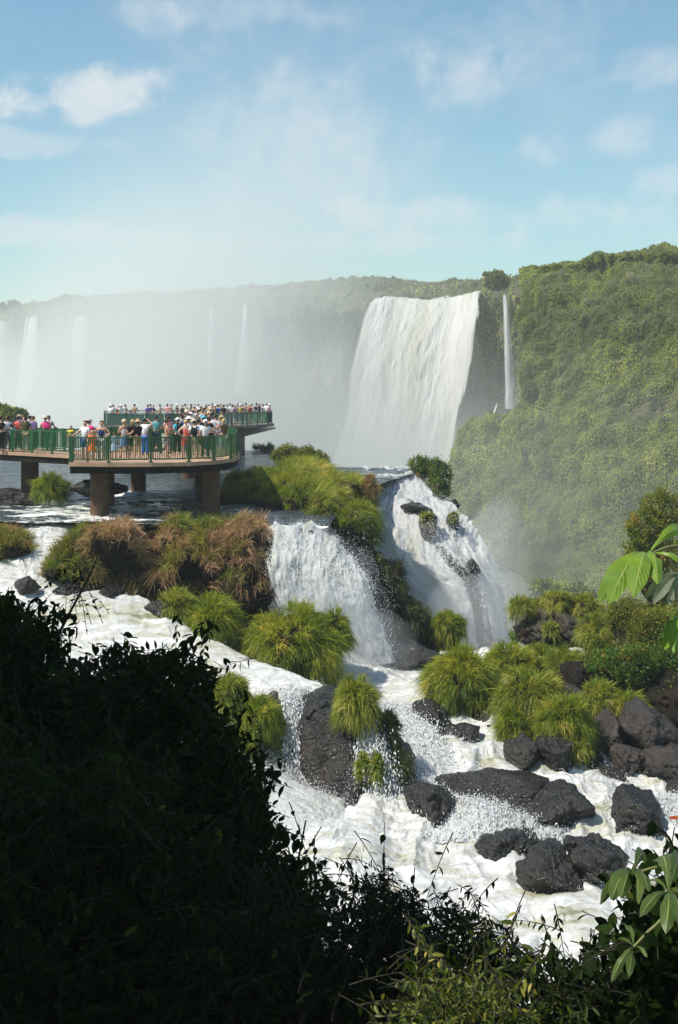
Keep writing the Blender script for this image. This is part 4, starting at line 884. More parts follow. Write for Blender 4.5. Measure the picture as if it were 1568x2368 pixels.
MB_ = [(*PB(300, 950, 275, 600, 330, 90), 1.1), (*PB(420, 760, 260, 520, 400, 80), .95), (*PB(640, 1000, 255, 460, 280, 60), 1.0), (*PB(40, 900, 310, 460, 260, 75), .75), (*PB(900, 1130, 250, 420, 270, 60), .65),
       (*PB(600, 560, 250, 620, 560, 80), .34), (*PB(1220, 1260, 180, 700, 520, 95), .42)]
vbox('mist', (-170, 96, -45), (90, 360, 62), vol_mat('mist_air', (.87, .895, .89), .026, MB_, .03, .55, 0.0, .35), 'tall bank of white spray rising from the gorge')
m_sp1 = vol_mat('spray_air', (.96, .98, 1.0), .10); m_sp2 = vol_mat('spray_air_thin', (.96, .98, 1.0), .05)
m_sp3 = vol_mat('spray_air_far', (.96, .97, .97), .022)
vell('spray_mist', P(890, 1150, 268), (17, 9, 11), m_sp3, 'white spray hiding the foot of the largest waterfall')
m_sp4 = vol_mat('spray_air_dense', (.95, .97, 1.0), .22)
vell('spray_mist', P(745, 1450, 48.5), (1.9, .6, 1.5), m_sp4, 'blue white spray veiling the lower left of the broad waterfall')
vell('spray_mist', P(965, 1400, 64.2), (2.3, .9, 3.4), m_sp1, 'spray veiling the shaded left side of the slanting waterfall')
vell('spray_mist', P(790, 960, 284), (5, 4, 17), m_sp3, 'spray drifting off the left edge of the largest waterfall')
vell('spray_mist', P(1078, 960, 277), (4, 4, 16), m_sp3, 'spray drifting off the right edge of the largest waterfall')
vell('spray_mist', P(1120, 1470, 63), (2.8, 2.2, 2.6), m_sp1, 'blue white spray at the foot of the slanting waterfall')
vell('spray_mist', P(1150, 1330, 68), (1.6, 1.5, 3.4), m_sp1, 'spray blown off the right edge of the slanting waterfall')
vell('spray_mist', P(850, 1500, 48.3), (1.6, 1.0, 1.2), m_sp1, 'spray at the foot of the broad waterfall')
vell('spray_mist', P(990, 1790, 38.6), (1.2, .8, .9), m_sp2, 'spray around the shaded chute')
vell('spray_mist', P(740, 1950, 34.6), (1.3, .9, .9), m_sp2, 'spray over the billowing chute')

# =================================================================== the walkways
ZD = -3.2
def XY(u, Y): return ((u-U0)/F*Y, Y)
def slab(poly, z1, z0, name, mat, parent):
    n = len(poly); v = np.array([(x, y, z1) for x, y in poly]+[(x, y, z0) for x, y in poly]); off = np.array(parent.location)
    me = bpy.data.meshes.new(name); me.from_pydata([tuple(q) for q in v-off], [], [list(range(n)), list(range(2*n-1, n-1, -1))]+[[i, i+n, (i+1) % n+n, (i+1) % n] for i in range(n)])
    me.materials.append(mat); bm = bmesh.new(); bm.from_mesh(me); bmesh.ops.recalc_face_normals(bm, faces=bm.faces); bm.to_mesh(me); bm.free(); return obj(name, me, parent)
def inset(poly, d):
    c = np.mean(np.array(poly), 0); return [tuple(np.array(p)+(c-np.array(p))/np.linalg.norm(c-np.array(p))*d) for p in poly]
def railing(parent, pts, mat, kind='baluster', sp=1.25, hgt=1.08, z=ZD, label=None):
    pts = [np.array(p) for p in pts]; rail = MB(); posts = []
    for a, b in zip(pts[:-1], pts[1:]):
        L = np.linalg.norm(b-a); n = max(1, round(L/sp)); ang = math.atan2(b[1]-a[1], b[0]-a[0]); d = (b-a)/L
        for i in range(n):
            posts.append((a+(b-a)*i/n, ang))
            p0 = a+(b-a)*i/n+d*.09; p1 = a+(b-a)*(i+1)/n-d*.09; m = (p0+p1)/2; l = np.linalg.norm(p1-p0)
            box(rail, (*((a+b)/2*0+m), z+hgt-.03), (l+.18, .055, .055), ang); box(rail, (*m, z+.14), (l, .045, .045), ang)
            if kind == 'baluster':
                k = max(2, int(l/.09))
                for q in range(k+1):
                    c = p0+(p1-p0)*q/k; box(rail, (*c, z+hgt/2+.05), (.028 if 0 < q < k else .05, .022 if 0 < q < k else .05, hgt-.18), ang)
            elif kind == 'mesh':
                for q in range(8): box(rail, (*m, z+.25+q*.1), (l, .018, .018), ang)
                k = int(l/.11)
                for q in range(k+1): c = p0+(p1-p0)*q/k; box(rail, (*c, z+hgt/2+.05), (.014 if 0 < q < k else .05, .014 if 0 < q < k else .05, hgt-.18), ang)
            else:
                box(rail, (*m, z+hgt/2+.05), (l, .012, hgt-.26), ang)
    posts.append((pts[-1], 0))
    r = rail.build('railing', mat, parent, smooth=False)
    if label: r['label'] = label
    pm = MB(); box(pm, (0, 0, hgt/2), (.085, .06, hgt)); box(pm, (0, 0, .03), (.16, .14, .06)); box(pm, (0, 0, hgt+.012), (.095, .07, .024))
    me = np_mesh('post', np.concatenate(pm.v), pm.f, mat, smooth=False)
    off = np.array(parent.location) if parent.type == 'EMPTY' else np.zeros(3)
    for p, ang in posts:
        o = bpy.data.objects.new('post', me); C.objects.link(o); o.parent = r; o.location = np.array([p[0], p[1], z])-off; o.rotation_euler = (0, 0, ang)
    return r
def pillar(parent, u, Y, rad, z0, z1, mat, name='pillar', cap=.25):
    c = XY(u, Y); th = np.arange(28)/28*2*np.pi; zs = [z0-1.0, z0, z0+.4, (z0+z1)/2, z1-.05, z1]; prof = [rad*1.03, rad*1.03, rad, rad, rad, rad]
    v = np.array([(c[0]+r_*math.cos(t), c[1]+r_*math.sin(t), z) for z, r_ in zip(zs, prof) for t in th])-np.array(parent.location)
    f = [[i*28+k, i*28+(k+1) % 28, (i+1)*28+(k+1) % 28, (i+1)*28+k] for i in range(len(zs)-1) for k in range(28)]
    return obj(name, np_mesh(name, v, np.array(f), mat), parent)
W1 = empty('viewing_walkway', (*XY(350, 60), -5.6)); tag(W1, 'nearer green railed viewing walkway on brown concrete pillars over the river', 'walkway')
deck = [XY(-220, 69.2), XY(160, 60.6), XY(159, 54.5), XY(250, 54.1), XY(350, 54.2), XY(440, 54.7), XY(500, 55.9), XY(540, 57.6), XY(553, 59.6), XY(556, 62.5), XY(548, 66), XY(520, 69.6), XY(300, 69.6), XY(165, 65.0), XY(-220, 74)]
slab(deck, ZD, ZD-.16, 'deck', m_deck, W1)
slab(inset(deck, .12), ZD-.164, ZD-.46, 'deck_beam', m_earth, W1)
rp = inset(deck, .16)
railing(W1, [rp[0], rp[1]], m_rail, 'mesh', 1.55, label='left railing run with wire mesh panels')
railing(W1, [rp[1], rp[2]], m_rail, 'baluster', 1.3)
railing(W1, rp[2:8], m_rail, 'baluster', 1.3, label='front railing of the platform with upright bars')
railing(W1, rp[7:11], m_rail, 'panel', 1.3, label='curved end railing with solid green panels')
railing(W1, [rp[10], rp[11]], m_rail, 'panel', 1.4)
railing(W1, [XY(385, 69.4), rp[12], rp[13], rp[14]], m_rail, 'baluster', 1.45, label='back railing seen across the deck')
for q_ in ([XY(-220, 71.6), XY(150, 63.4)], [XY(215, 60.6), XY(300, 61.2), XY(372, 61.6)], [XY(395, 61.8), XY(470, 61.2)]): railing(W1, q_, m_rail, 'mesh', 1.4)
cw = [(-9.2, 69.62), (-6.3, 69.62), (-9.4, 101.6), (-12.4, 101.2)]
slab(cw, ZD, ZD-.16, 'deck', m_deck, W1); slab(inset(cw, .1), ZD-.164, ZD-.46, 'deck_beam', m_earth, W1)
railing(W1, [(-6.4, 69.8), (-9.5, 101)], m_rail, 'baluster', 1.6); railing(W1, [(-9.1, 69.8), (-12.3, 101)], m_rail, 'baluster', 1.6)
railing(W1, [XY(335, 63.0), XY(350, 66.5), XY(372, 67.5)], m_rail, 'panel', 1.2, hgt=1.15)
for (u, Y, r_, zb) in [(230.5, 56.2, .41, -5.7), (244, 60.6, .42, -5.7), (320, 68.6, .40, -5.6), (488.5, 56.9, .40, -5.75), (69, 66, .44, -5.3), (470, 64.5, .4, -5.6), (-90, 69, .44, -5.5)]:
    pillar(W1, u, Y, r_, zb-.4, ZD-.45, m_conc)
for (x, y) in [(-9.3, 80), (-10.3, 91)]: pillar(W1, x/y*F+U0, y, .4, -6.1, ZD-.45, m_conc)
W2 = empty('viewing_walkway', (*XY(440, 108), -5.6)); tag(W2, 'distant viewing platform ending in mist above the brink of the river', 'walkway')
d2 = [XY(240, 101.5), XY(380, 101.8), XY(500, 103.5), XY(575, 106), XY(625, 109.5), XY(634, 111.5), XY(615, 114), XY(500, 116), XY(300, 115.5), XY(236, 113)]
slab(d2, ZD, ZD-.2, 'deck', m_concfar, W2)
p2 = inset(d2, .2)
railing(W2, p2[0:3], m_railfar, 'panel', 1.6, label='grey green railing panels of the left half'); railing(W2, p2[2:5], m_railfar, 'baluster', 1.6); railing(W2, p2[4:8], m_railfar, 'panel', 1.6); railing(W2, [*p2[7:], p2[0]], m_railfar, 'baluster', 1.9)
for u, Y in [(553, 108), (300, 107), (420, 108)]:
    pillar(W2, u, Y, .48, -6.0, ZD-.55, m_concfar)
    c = XY(u, Y); th = [(-3.0, -.2), (-3.0, -.34), (-.5, -.95), (.5, -.95), (3.0, -.34), (3.0, -.2)]
    n = len(th); v = np.array([(c[0]+a, c[1]-.45, ZD+b) for a, b in th]+[(c[0]+a, c[1]+.45, ZD+b) for a, b in th])-np.array(W2.location)
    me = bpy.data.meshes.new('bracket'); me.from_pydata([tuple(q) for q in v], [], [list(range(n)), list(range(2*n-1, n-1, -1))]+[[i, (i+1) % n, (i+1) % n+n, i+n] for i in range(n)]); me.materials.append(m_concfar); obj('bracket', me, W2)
# fallen log
pts = np.array([[P(508, 1161, 57.6), P(545, 1157, 57.9), P(590, 1160, 58.4), P(625, 1172, 58.8)]]); v, f = tubes(cr(pts, 14, 1), np.linspace(.17, .14, 14)[None], 10)
v = v+.03*fbm(v*3, 3, 4)[:, None]; c = v.mean(0); tag(obj('fallen_log', np_mesh('fallen_log', v-c, f, m_earth), None, tuple(c)), 'dark fallen log lying in the water between a pillar and the headland', 'log')

# =================================================================== people
dg = None
def skin_mesh(name, verts, edges, rads, mat):
    global dg
    me = bpy.data.meshes.new('tmp'); me.from_pydata(verts, edges, []); o = bpy.data.objects.new('tmp', me); C.objects.link(o)
    o.modifiers.new('s', 'SKIN'); sv = me.skin_vertices[0].data
    for i, r_ in enumerate(rads): sv[i].radius = r_ if isinstance(r_, tuple) else (r_, r_); sv[i].use_root = (i == 0)
    o.modifiers[0].use_smooth_shade = True; m = o.modifiers.new('b', 'SUBSURF'); m.levels = m.render_levels = 1
    bpy.context.view_layer.update(); ev = o.evaluated_get(bpy.context.evaluated_depsgraph_get()); out = bpy.data.meshes.new_from_object(ev)
    out.name = name; bpy.data.objects.remove(o); out.materials.clear(); out.materials.append(mat); return out
m_any = plain('cloth', (.5, .5, .5), .8, .2)
POSES = {  # (right elbow, right hand, left elbow, left hand, lean)
 'down': ((.25, .0, 1.13), (.24, .09, .90), (-.25, .0, 1.13), (-.24, .09, .90)),
 'rail': ((.27, .10, 1.15), (.22, .36, 1.10), (-.27, .10, 1.15), (-.22, .36, 1.10)),
 'reach': ((.38, .02, 1.20), (.62, .08, 1.08), (-.25, .0, 1.13), (-.22, .1, .92)),
 'photo': ((.26, .16, 1.30), (.06, .26, 1.56), (-.26, .16, 1.30), (-.06, .26, 1.56)),
 'shade': ((.36, .10, 1.46), (.10, .12, 1.66), (-.25, .0, 1.13), (-.22, .09, .92)),
 'hips': ((.36, -.04, 1.18), (.18, .04, 1.00), (-.36, -.04, 1.18), (-.18, .04, 1.00)),
 'fold': ((.25, .06, 1.13), (.06, .22, 1.16), (-.25, .06, 1.13), (-.06, .22, 1.20)),
 'point': ((.25, .0, 1.13), (.24, .09, .90), (-.30, .22, 1.32), (-.34, .5, 1.38)),
 'bag': ((.25, .0, 1.13), (.2, .16, 1.02), (-.27, -.02, 1.15), (-.16, .05, 1.33))}
def make_pose(pn):
    re, rh, le, lh = POSES[pn]; st = .11
    V = [(0, 0, .95), (0, 0, 1.12), (0, .0, 1.31), (0, -.01, 1.44), (0, .0, 1.51), (0, .015, 1.60), (0, .01, 1.68),
         (.17, -.01, 1.39), re, rh, (-.17, -.01, 1.39), le, lh,
         (st*.85, 0, .88), (st, .02, .49), (st+.01, -.01, .07), (st+.02, .13, .035), (-st*.85, 0, .88), (-st-.01, .04, .49), (-st-.02, .03, .07), (-st-.03, .17, .035)]
    E = [(0, 1), (1, 2), (2, 3), (3, 4), (4, 5), (5, 6), (2, 7), (7, 8), (8, 9), (2, 10), (10, 11), (11, 12), (0, 13), (13, 14), (14, 15), (15, 16), (0, 17), (17, 18), (18, 19), (19, 20)]
    Rr = [(.15, .11), (.13, .095), (.155, .105), (.06, .06), (.055, .06), (.082, .098), (.06, .07), .06, .043, .027, .06, .043, .027, .085, .06, .04, .035, .085, .06, .04, .035]
    body = skin_mesh('body', V, E, Rr, m_any)
    # hands: palm ends in four fingers and a thumb; nose and ears
    ex = MB()
    for el, hd, sg in ((re, rh, 1), (le, lh, -1)):
        el, hd = np.array(el), np.array(hd); d = unit(hd-el); s = unit(np.cross(d, [0, 0, 1.])); up = np.cross(s, d)
        for q, (off, ln) in enumerate(((-.028, .062), (-.010, .075), (.009, .078), (.027, .066))):
            p0 = hd+d*.03+s*off; v, f = tubes(np.array([[p0, p0+d*ln*.6, p0+d*ln-up*.018*1.2]]), np.array([[.010, .009, .006]]), 5); ex.add(v, f)
        p0 = hd+s*.03*sg; v, f = tubes(np.array([[p0, p0+d*.03+s*.03*sg, p0+d*.055+s*.035*sg]]), np.array([[.012, .010, .007]]), 5); ex.add(v, f)
        c = rock_verts(2, 1, 3, 0); ex.add(hd+d*.02+c[0]*np.array([.036, .036, .036]), c[1])
    c = rock_verts(2, 1, 3, 0); ex.add(np.array([0, .118, 1.595])+c[0]*np.array([.014, .02, .02]), c[1])
    for sg in (1, -1): ex.add(np.array([sg*.086, .01, 1.60])+c[0]*np.array([.012, .02, .03]), c[1])
    bm = bmesh.new(); bm.from_mesh(body); em = np_mesh('x', np.concatenate(ex.v), ex.f, None); bm.from_mesh(em); bm.to_mesh(body); bm.free()
    body.polygons.foreach_set('use_smooth', np.ones(len(body.polygons), bool))
    half = lambda a, b, t: tuple(np.array(a)*(1-t)+np.array(b)*t)
    i = .022
    sh = skin_mesh('shirt', [(0, 0, .93), (0, 0, 1.12), (0, 0, 1.31), (0, -.01, 1.425), V[7], half(V[7], re, .62), V[10], half(V[10], le, .62)], [(0, 1), (1, 2), (2, 3), (2, 4), (4, 5), (2, 6), (6, 7)],
                   [(.165, .125), (.15, .115), (.172, .122), (.075, .07), .078, .068, .078, .068], m_any)
    tk = skin_mesh('tank_top', [(0, 0, .93), (0, 0, 1.12), (0, 0, 1.31), (0, -.01, 1.41), (.12, 0, 1.39), (-.12, 0, 1.39)], [(0, 1), (1, 2), (2, 3), (2, 4), (2, 5)], [(.165, .125), (.15, .115), (.17, .12), (.07, .07), .07, .07], m_any)
    so_ = skin_mesh('shorts', [(0, 0, .97), V[13], half(V[13], V[14], .85), V[17], half(V[17], V[18], .85)], [(0, 1), (1, 2), (0, 3), (3, 4)], [(.165, .125), .105, .098, .105, .098], m_any)
    tr = skin_mesh('trousers', [(0, 0, .97), V[13], V[14], half(V[14], V[15], .93), V[17], V[18], half(V[18], V[19], .93)], [(0, 1), (1, 2), (2, 3), (0, 4), (4, 5), (5, 6)], [(.165, .125), .105, .078, .066, .105, .078, .066], m_any)
    return dict(body=body, shirt=sh, tank=tk, shorts=so_, trousers=tr)
PM = {k: make_pose(k) for k in POSES}
def lathe(prof, n=20, sy=1.0, off=(0, 0, 0)):
    th = np.arange(n)/n*2*np.pi; v = np.array([(r_*math.cos(t)+off[0], r_*sy*math.sin(t)+off[1], z+off[2]) for r_, z in prof for t in th]); m = len(prof)
    f = np.array([[i*n+k, i*n+(k+1) % n, (i+1)*n+(k+1) % n, (i+1)*n+k] for i in range(m-1) for k in range(n)]); return v, f
def mk_hair(long):
    v, f = rock_verts(3, 2, 4, .06, .03); v = v/np.abs(v).max(0)*np.array([.10, .118, .105])
    keep = ~((v[:, 1] > .03) & (v[:, 2] < .04)); v[:, 1] = np.where((v[:, 1] > .03) & (v[:, 2] < .045), .02, v[:, 1])
    if long: v[:, 2] = np.where((v[:, 2] < 0) & (v[:, 1] < .03), v[:, 2]*2.6, v[:, 2])
    return np_mesh('hair', v+np.array([0, -.012, 1.635]), f, m_any)
HAIR = {False: mk_hair(False), True: mk_hair(True)}
hv, hf = lathe([(.0, 1.775), (.07, 1.77), (.10, 1.74), (.11, 1.68), (.20, 1.655), (.205, 1.648), (.11, 1.66)]); HAT = np_mesh('hat', hv, hf, m_any)
v1, f1 = lathe([(.0, 1.755), (.06, 1.75), (.10, 1.71), (.113, 1.64)]); cm_ = MB(); cm_.add(v1, f1); box(cm_, (0, .15, 1.655), (.14, .13, .014)); CAP = np_mesh('cap', np.concatenate(cm_.v), cm_.f, m_any)
kv, kf = rock_verts(3, 9, 8, .03); kv = kv/np.abs(kv).max(0)*np.array([.16, .10, .23])+np.array([0, -.21, 1.2]); bk = MB(); bk.add(kv, kf)
for s_ in (-.1, .1): box(bk, (s_, -.01, 1.30), (.045, .27, .30))
PACK = np_mesh('backpack', np.concatenate(bk.v), bk.f, m_any)
sv_, sf_ = lathe([(.13, 1.02), (.17, .93), (.2, .75), (.24, .55)], sy=.75); SKIRT = np_mesh('skirt', sv_, sf_, m_any)
COLS = {'white': (.75, .76, .78), 'black': (.012, .012, .014), 'coral': (.75, .16, .12), 'red': (.6, .03, .03), 'magenta': (.65, .03, .2), 'pink': (.8, .35, .42), 'orange': (.85, .2, .03), 'yellow': (.8, .6, .04), 'lilac': (.5, .42, .72),
        'purple': (.2, .14, .45), 'blue': (.05, .17, .6), 'light blue': (.35, .55, .75), 'cyan': (.08, .5, .65), 'teal': (.12, .38, .42), 'navy': (.02, .04, .12), 'olive': (.07, .07, .035), 'khaki': (.35, .29, .18), 'beige': (.55, .46, .36),
        'brown': (.17, .10, .06), 'grey': (.3, .3, .32), 'denim': (.12, .2, .38), 'green': (.06, .3, .1), 'tan': (.45, .3, .18), 'dark blue': (.02, .07, .2)}
SK = [(.55, .32, .22), (.45, .25, .16), (.62, .4, .3), (.3, .16, .1)]
HC = {'dark': (.02, .014, .01), 'brown': (.1, .055, .03), 'blond': (.5, .36, .17), 'grey': (.4, .38, .36)}
def cmat(c): return plain('cloth_'+c.replace(' ', '_'), COLS[c], .85, .15, .18, 9)
people = []
def person(u, Y, top, bottom, pose='down', face=0.0, hair='dark', hat=None, pack=None, scale=1.0, long=False, label=None, place=None, tank=False, sk=0, z=ZD):
    x, y = XY(u, Y); o = obj('person', PM[pose]['body'], None, (x, y, z)); o.rotation_euler = (0, 0, face); o.scale = (scale, scale, scale)
    def mat(ob, m): ob.material_slots[0].link = 'OBJECT'; ob.material_slots[0].material = m
    mat(o, plain('skin_%d' % sk, SK[sk], .6, .3, .06, 8))
    def part(n, me, m): q = obj(n, me, o); mat(q, m); return q
    if top: part('shirt', PM[pose]['tank' if tank else 'shirt'], cmat(top))
    bk_, bc = bottom
    if bk_ == 'skirt': part('skirt', SKIRT, cmat(bc))
    else: part(bk_, PM[pose][bk_], cmat(bc))
    part('hair', HAIR[long], plain('hair_'+hair, HC[hair], .6, .3))
    if hat: part(hat[0], HAT if hat[0] == 'hat' else CAP, cmat(hat[1]))
    if pack: part('backpack', PACK, cmat(pack))
    people.append((o, u, dict(top=top, bottom=bottom, hat=hat, pack=pack, hair=hair, place=place, label=label)))
T, S_, K = 'trousers', 'shorts', 'skirt'
pi = math.pi
NW = 'at the left run of railing'; NP_ = 'on the nearer platform'
person(2, 63.6, 'black', (T, 'black'), 'rail', -.6, label='person in black at the very left end of the walkway')
person(18, 64.4, 'white', (T, 'navy'), 'rail', .5, label='dark haired person in a pale top near the left end of the walkway', sk=3)
person(26, 64.0, 'light blue', (S_, 'navy'), 'down', .2, scale=.78, label='child in a pale blue top near the left end of the walkway')
person(45, 66.8, 'blue', (T, 'navy'), 'shade', -.9, hat=('hat', 'khaki'), label='person in blue holding on a wide tan sun hat')
person(43, 64.6, 'coral', (T, 'black'), 'fold', .3, label='person in a coral top in front of the tan sun hat')
person(60, 63.4, 'olive', (T, 'khaki'), 'bag', -.1, label='dark haired person in an olive jacket seen from behind')
person(70, 65.4, 'black', (T, 'navy'), 'photo', -.5, label='person in black between the olive jacket and the lilac shirt')
person(76, 64.8, 'lilac', (T, 'navy'), 'down', .9, hair='brown', label='person in a lilac shirt on the left walkway')
person(105, 64.6, 'pink', (T, 'black'), 'fold', .5, hat=('hat', 'beige'), pack='magenta', label='person in a sun hat with a bright pink backpack', hair='brown')
person(113, 65.6, 'grey', (T, 'black'), 'rail', -.3, label='person in grey beside the bright pink backpack')
person(164, 64.0, 'yellow', (S_, 'navy'), 'down', 2.8, scale=.72, label='small child in a yellow shirt near the platform corner', sk=1)
person(197, 55.9, 'white', (S_, 'dark blue'), 'reach', pi-.5, label='dark haired man in white tee and dark blue shorts leaning on the front railing')
person(207, 57.6, 'magenta', (T, 'white'), 'down', -.5, hat=('cap', 'grey'), label='person in magenta with a grey cap beside the man in white tee')
person(213, 55.7, 'orange', (K, 'orange'), 'down', .6, hair='blond', scale=.76, label='small blond child in an orange dress at the front railing')
person(235, 56.0, 'navy', (T, 'grey'), 'hips', pi-.1, hair='brown', tank=True, label='man in sleeveless navy shirt and grey trousers facing out at the front railing')
person(246, 57.4, 'red', (S_, 'black'), 'down', .3, scale=.55, label='toddler in red behind the bars of the front railing')
person(264, 57.2, 'light blue', (K, 'light blue'), 'fold', .4, hair='brown', scale=.68, label='small child in a light blue dress near the front railing')
person(287, 57.6, 'white', (K, 'denim'), 'fold', .5, hat=('cap', 'beige'), tank=True, hair='blond', label='person in white tank top and denim skirt with a pale cap')
person(306, 57.6, 'black', (S_, 'black'), 'bag', .5, hair='blond', label='blond person in a black strappy top beside the straw hat')
person(319, 57.2, 'black', (S_, 'khaki'), 'rail', .9, hat=('hat', 'tan'), label='person in a straw hat and black top leaning forward')
person(335, 59.4, 'white', (T, 'blue'), 'shade', -.4, label='person in white tee and bright blue trousers shading the eyes')
person(361, 64.6, 'teal', (T, 'navy'), 'rail', .1, label='person in a teal shirt leaning on the back railing')
person(386, 57.6, None, (S_, 'grey'), 'fold', -1.2, sk=1, label='shirtless man in grey shorts looking down on the nearer platform')
person(389, 65.0, 'pink', (S_, 'beige'), 'bag', .6, label='person in pale pink behind the shirtless man')
person(411, 60.4, 'cyan', (T, 'black'), 'bag', .8, pack='black', hat=('cap', 'white'), label='person in cyan with white cap and large black backpack')
person(430, 57.4, 'coral', (S_, 'coral'), 'hips', .3, hair='blond', tank=True, label='blond person in a coral tank top near the front railing', sk=2)
person(449, 57.2, 'white', (S_, 'khaki'), 'fold', .1, pack='black', hat=('cap', 'beige'), label='person in white with a black backpack and beige cap at the front railing')
person(460, 58.4, 'light blue', (S_, 'black'), 'rail', -.4, label='person in light blue between the backpack and the white hood')
person(475, 57.0, 'white', (T, 'black'), 'reach', .2, hat=('cap', 'white'), hair='grey', label='person in a hooded white jacket reaching for the curved railing')
person(517, 59.6, 'brown', (T, 'white'), 'photo', .6, hair='blond', label='blond person in brown top and white trousers taking a photo at the curved end', long=True)
person(513, 65.4, 'light blue', (T, 'denim'), 'photo', .3, hat=('hat', 'khaki'), label='person in light blue taking a photo at the far side of the nearer platform')
person(471, 63.6, 'black', (T, 'navy'), 'photo', .2, hat=('cap', 'cyan'), label='person in black with a cyan cap behind the white hood')
person(484, 62.4, 'black', (T, 'black'), 'rail', -.7, label='dark haired person in black right of the cyan cap')
person(498, 67.5, 'white', (T, 'grey'), 'rail', .4, label='person in white at the back corner of the nearer platform')
person(437, 62.5, 'white', (T, 'navy'), 'bag', .1, hat=('hat', 'white'), label='person in white with a wide white hat in the middle of the nearer platform')
person(422, 66.0, 'grey', (T, 'navy'), 'down', .4, pack='navy', label='person in grey with a navy backpack at the mouth of the connecting walkway')
CW = 'on the connecting walkway'; FP = 'on the distant platform'
rs = np.random.default_rng(4)
cc = ['pink', 'white', 'beige', 'teal', 'black', 'brown', 'white', 'grey', 'light blue', 'navy', 'beige', 'lilac', 'white', 'tan', 'olive', 'blue', 'white', 'black', 'pink', 'khaki', 'teal', 'white', 'grey', 'brown']
for k, c_ in enumerate(cc):
    Y = 70.5+k*1.26; xl = -9.2-(Y-69.6)/32*3.1; x = xl+.5+rs.uniform(0, 1.9)
    ps = list(POSES)[int(rs.integers(0, 9))]; person(x/Y*F+U0, Y, c_, (['trousers', 'shorts'][k % 2], ['navy', 'black', 'khaki', 'denim', 'white'][k % 5]), ps, rs.uniform(-1.2, 1.2), ['dark', 'brown', 'dark', 'blond'][k % 4],
           hat=[None, None, ('cap', 'white'), None, ('hat', 'beige')][k % 5], pack='black' if k % 6 == 3 else None, place=CW, sk=k % 3)
fx = [95, 120, 150, 175, 190, 230, 310, 430, 455, 478, 540, 605, 640, 690, 740, 765, 820, 850, 880, 950, 975, 1010, 1035, 1060, 1080, 1110, 1145, 1165, 1190, 1210, 1235, 1258, 1280, 1310, 1340, 1360, 1405, 1430, 1458, 1495, 1520]
fc = ['white', 'white', 'pink', 'orange', 'white', 'grey', 'tan', 'purple', 'purple', 'navy', 'beige', 'pink', 'brown', 'olive', 'black', 'beige', 'white', 'tan', 'brown', 'beige', 'khaki', 'grey', 'navy', 'blue', 'tan', 'black', 'beige', 'light blue', 'grey', 'pink', 'cyan', 'yellow', 'khaki', 'brown', 'red', 'beige', 'black', 'navy', 'white', 'white', 'pink']
for k, (x_, c_) in enumerate(zip(fx, fc)):
    u = 231+.258*x_; Yf = float(np.interp(u, [240, 500, 625], [102.6, 104.6, 110.2])); Y = Yf+(.0 if u > 490 and k % 3 else (rs.uniform(0, 8) if u > 240 else 0))
    if u < 300: Y = Yf+rs.uniform(0, 3.5)
    ps = ['rail', 'photo', 'down', 'fold', 'rail', 'shade', 'point'][int(rs.integers(0, 7))]
    person(u, Y, c_, (['trousers', 'shorts'][k % 2], ['navy', 'black', 'khaki', 'denim', 'white'][(k*3) % 5]), ps, rs.uniform(-2.2, 2.2), ['dark', 'dark', 'brown', 'dark', 'grey'][k % 5], hat=('hat', 'white') if k == 0 else ('cap', 'white') if k % 9 == 4 else None,
           place=FP, sk=k % 3, scale=.75 if k in (2, 3) else 1.0)
ORD = ['first', 'second', 'third', 'fourth', 'fifth', 'sixth', 'seventh', 'eighth', 'ninth', 'tenth', 'eleventh', 'twelfth', 'thirteenth', 'fourteenth', 'fifteenth', 'sixteenth', 'seventeenth', 'eighteenth', 'nineteenth', 'twentieth']
def ordn(i): return ORD[i] if i < 20 else ('twenty-' if i < 29 else 'thirty-')+ORD[(i % 10)] if i not in (29, 39) else ('thirtieth' if i == 29 else 'fortieth')
for pl in (CW, FP):
    L = sorted([q for q in people if q[2]['place'] == pl], key=lambda q: q[1])
    for i, (o, u, d) in enumerate(L):
        i_ = i; od = ORD[i_] if i_ < 20 else ('thirtieth' if i_ == 29 else 'fortieth' if i_ == 39 else ('twenty-' if i_ < 29 else 'thirty-' if i_ < 39 else 'forty-')+ORD[i_ % 10])
        h_ = ', %s %s' % (d['hat'][1], d['hat'][0]) if d['hat'] else ', black backpack' if d['pack'] else ', %s hair' % d['hair']
        d['label'] = 'person in %s top%s, %s from left %s' % (d['top'], h_, od, pl)
for o, u, d in people: tag(o, d['label'], 'person', 'people on the viewing walkways')

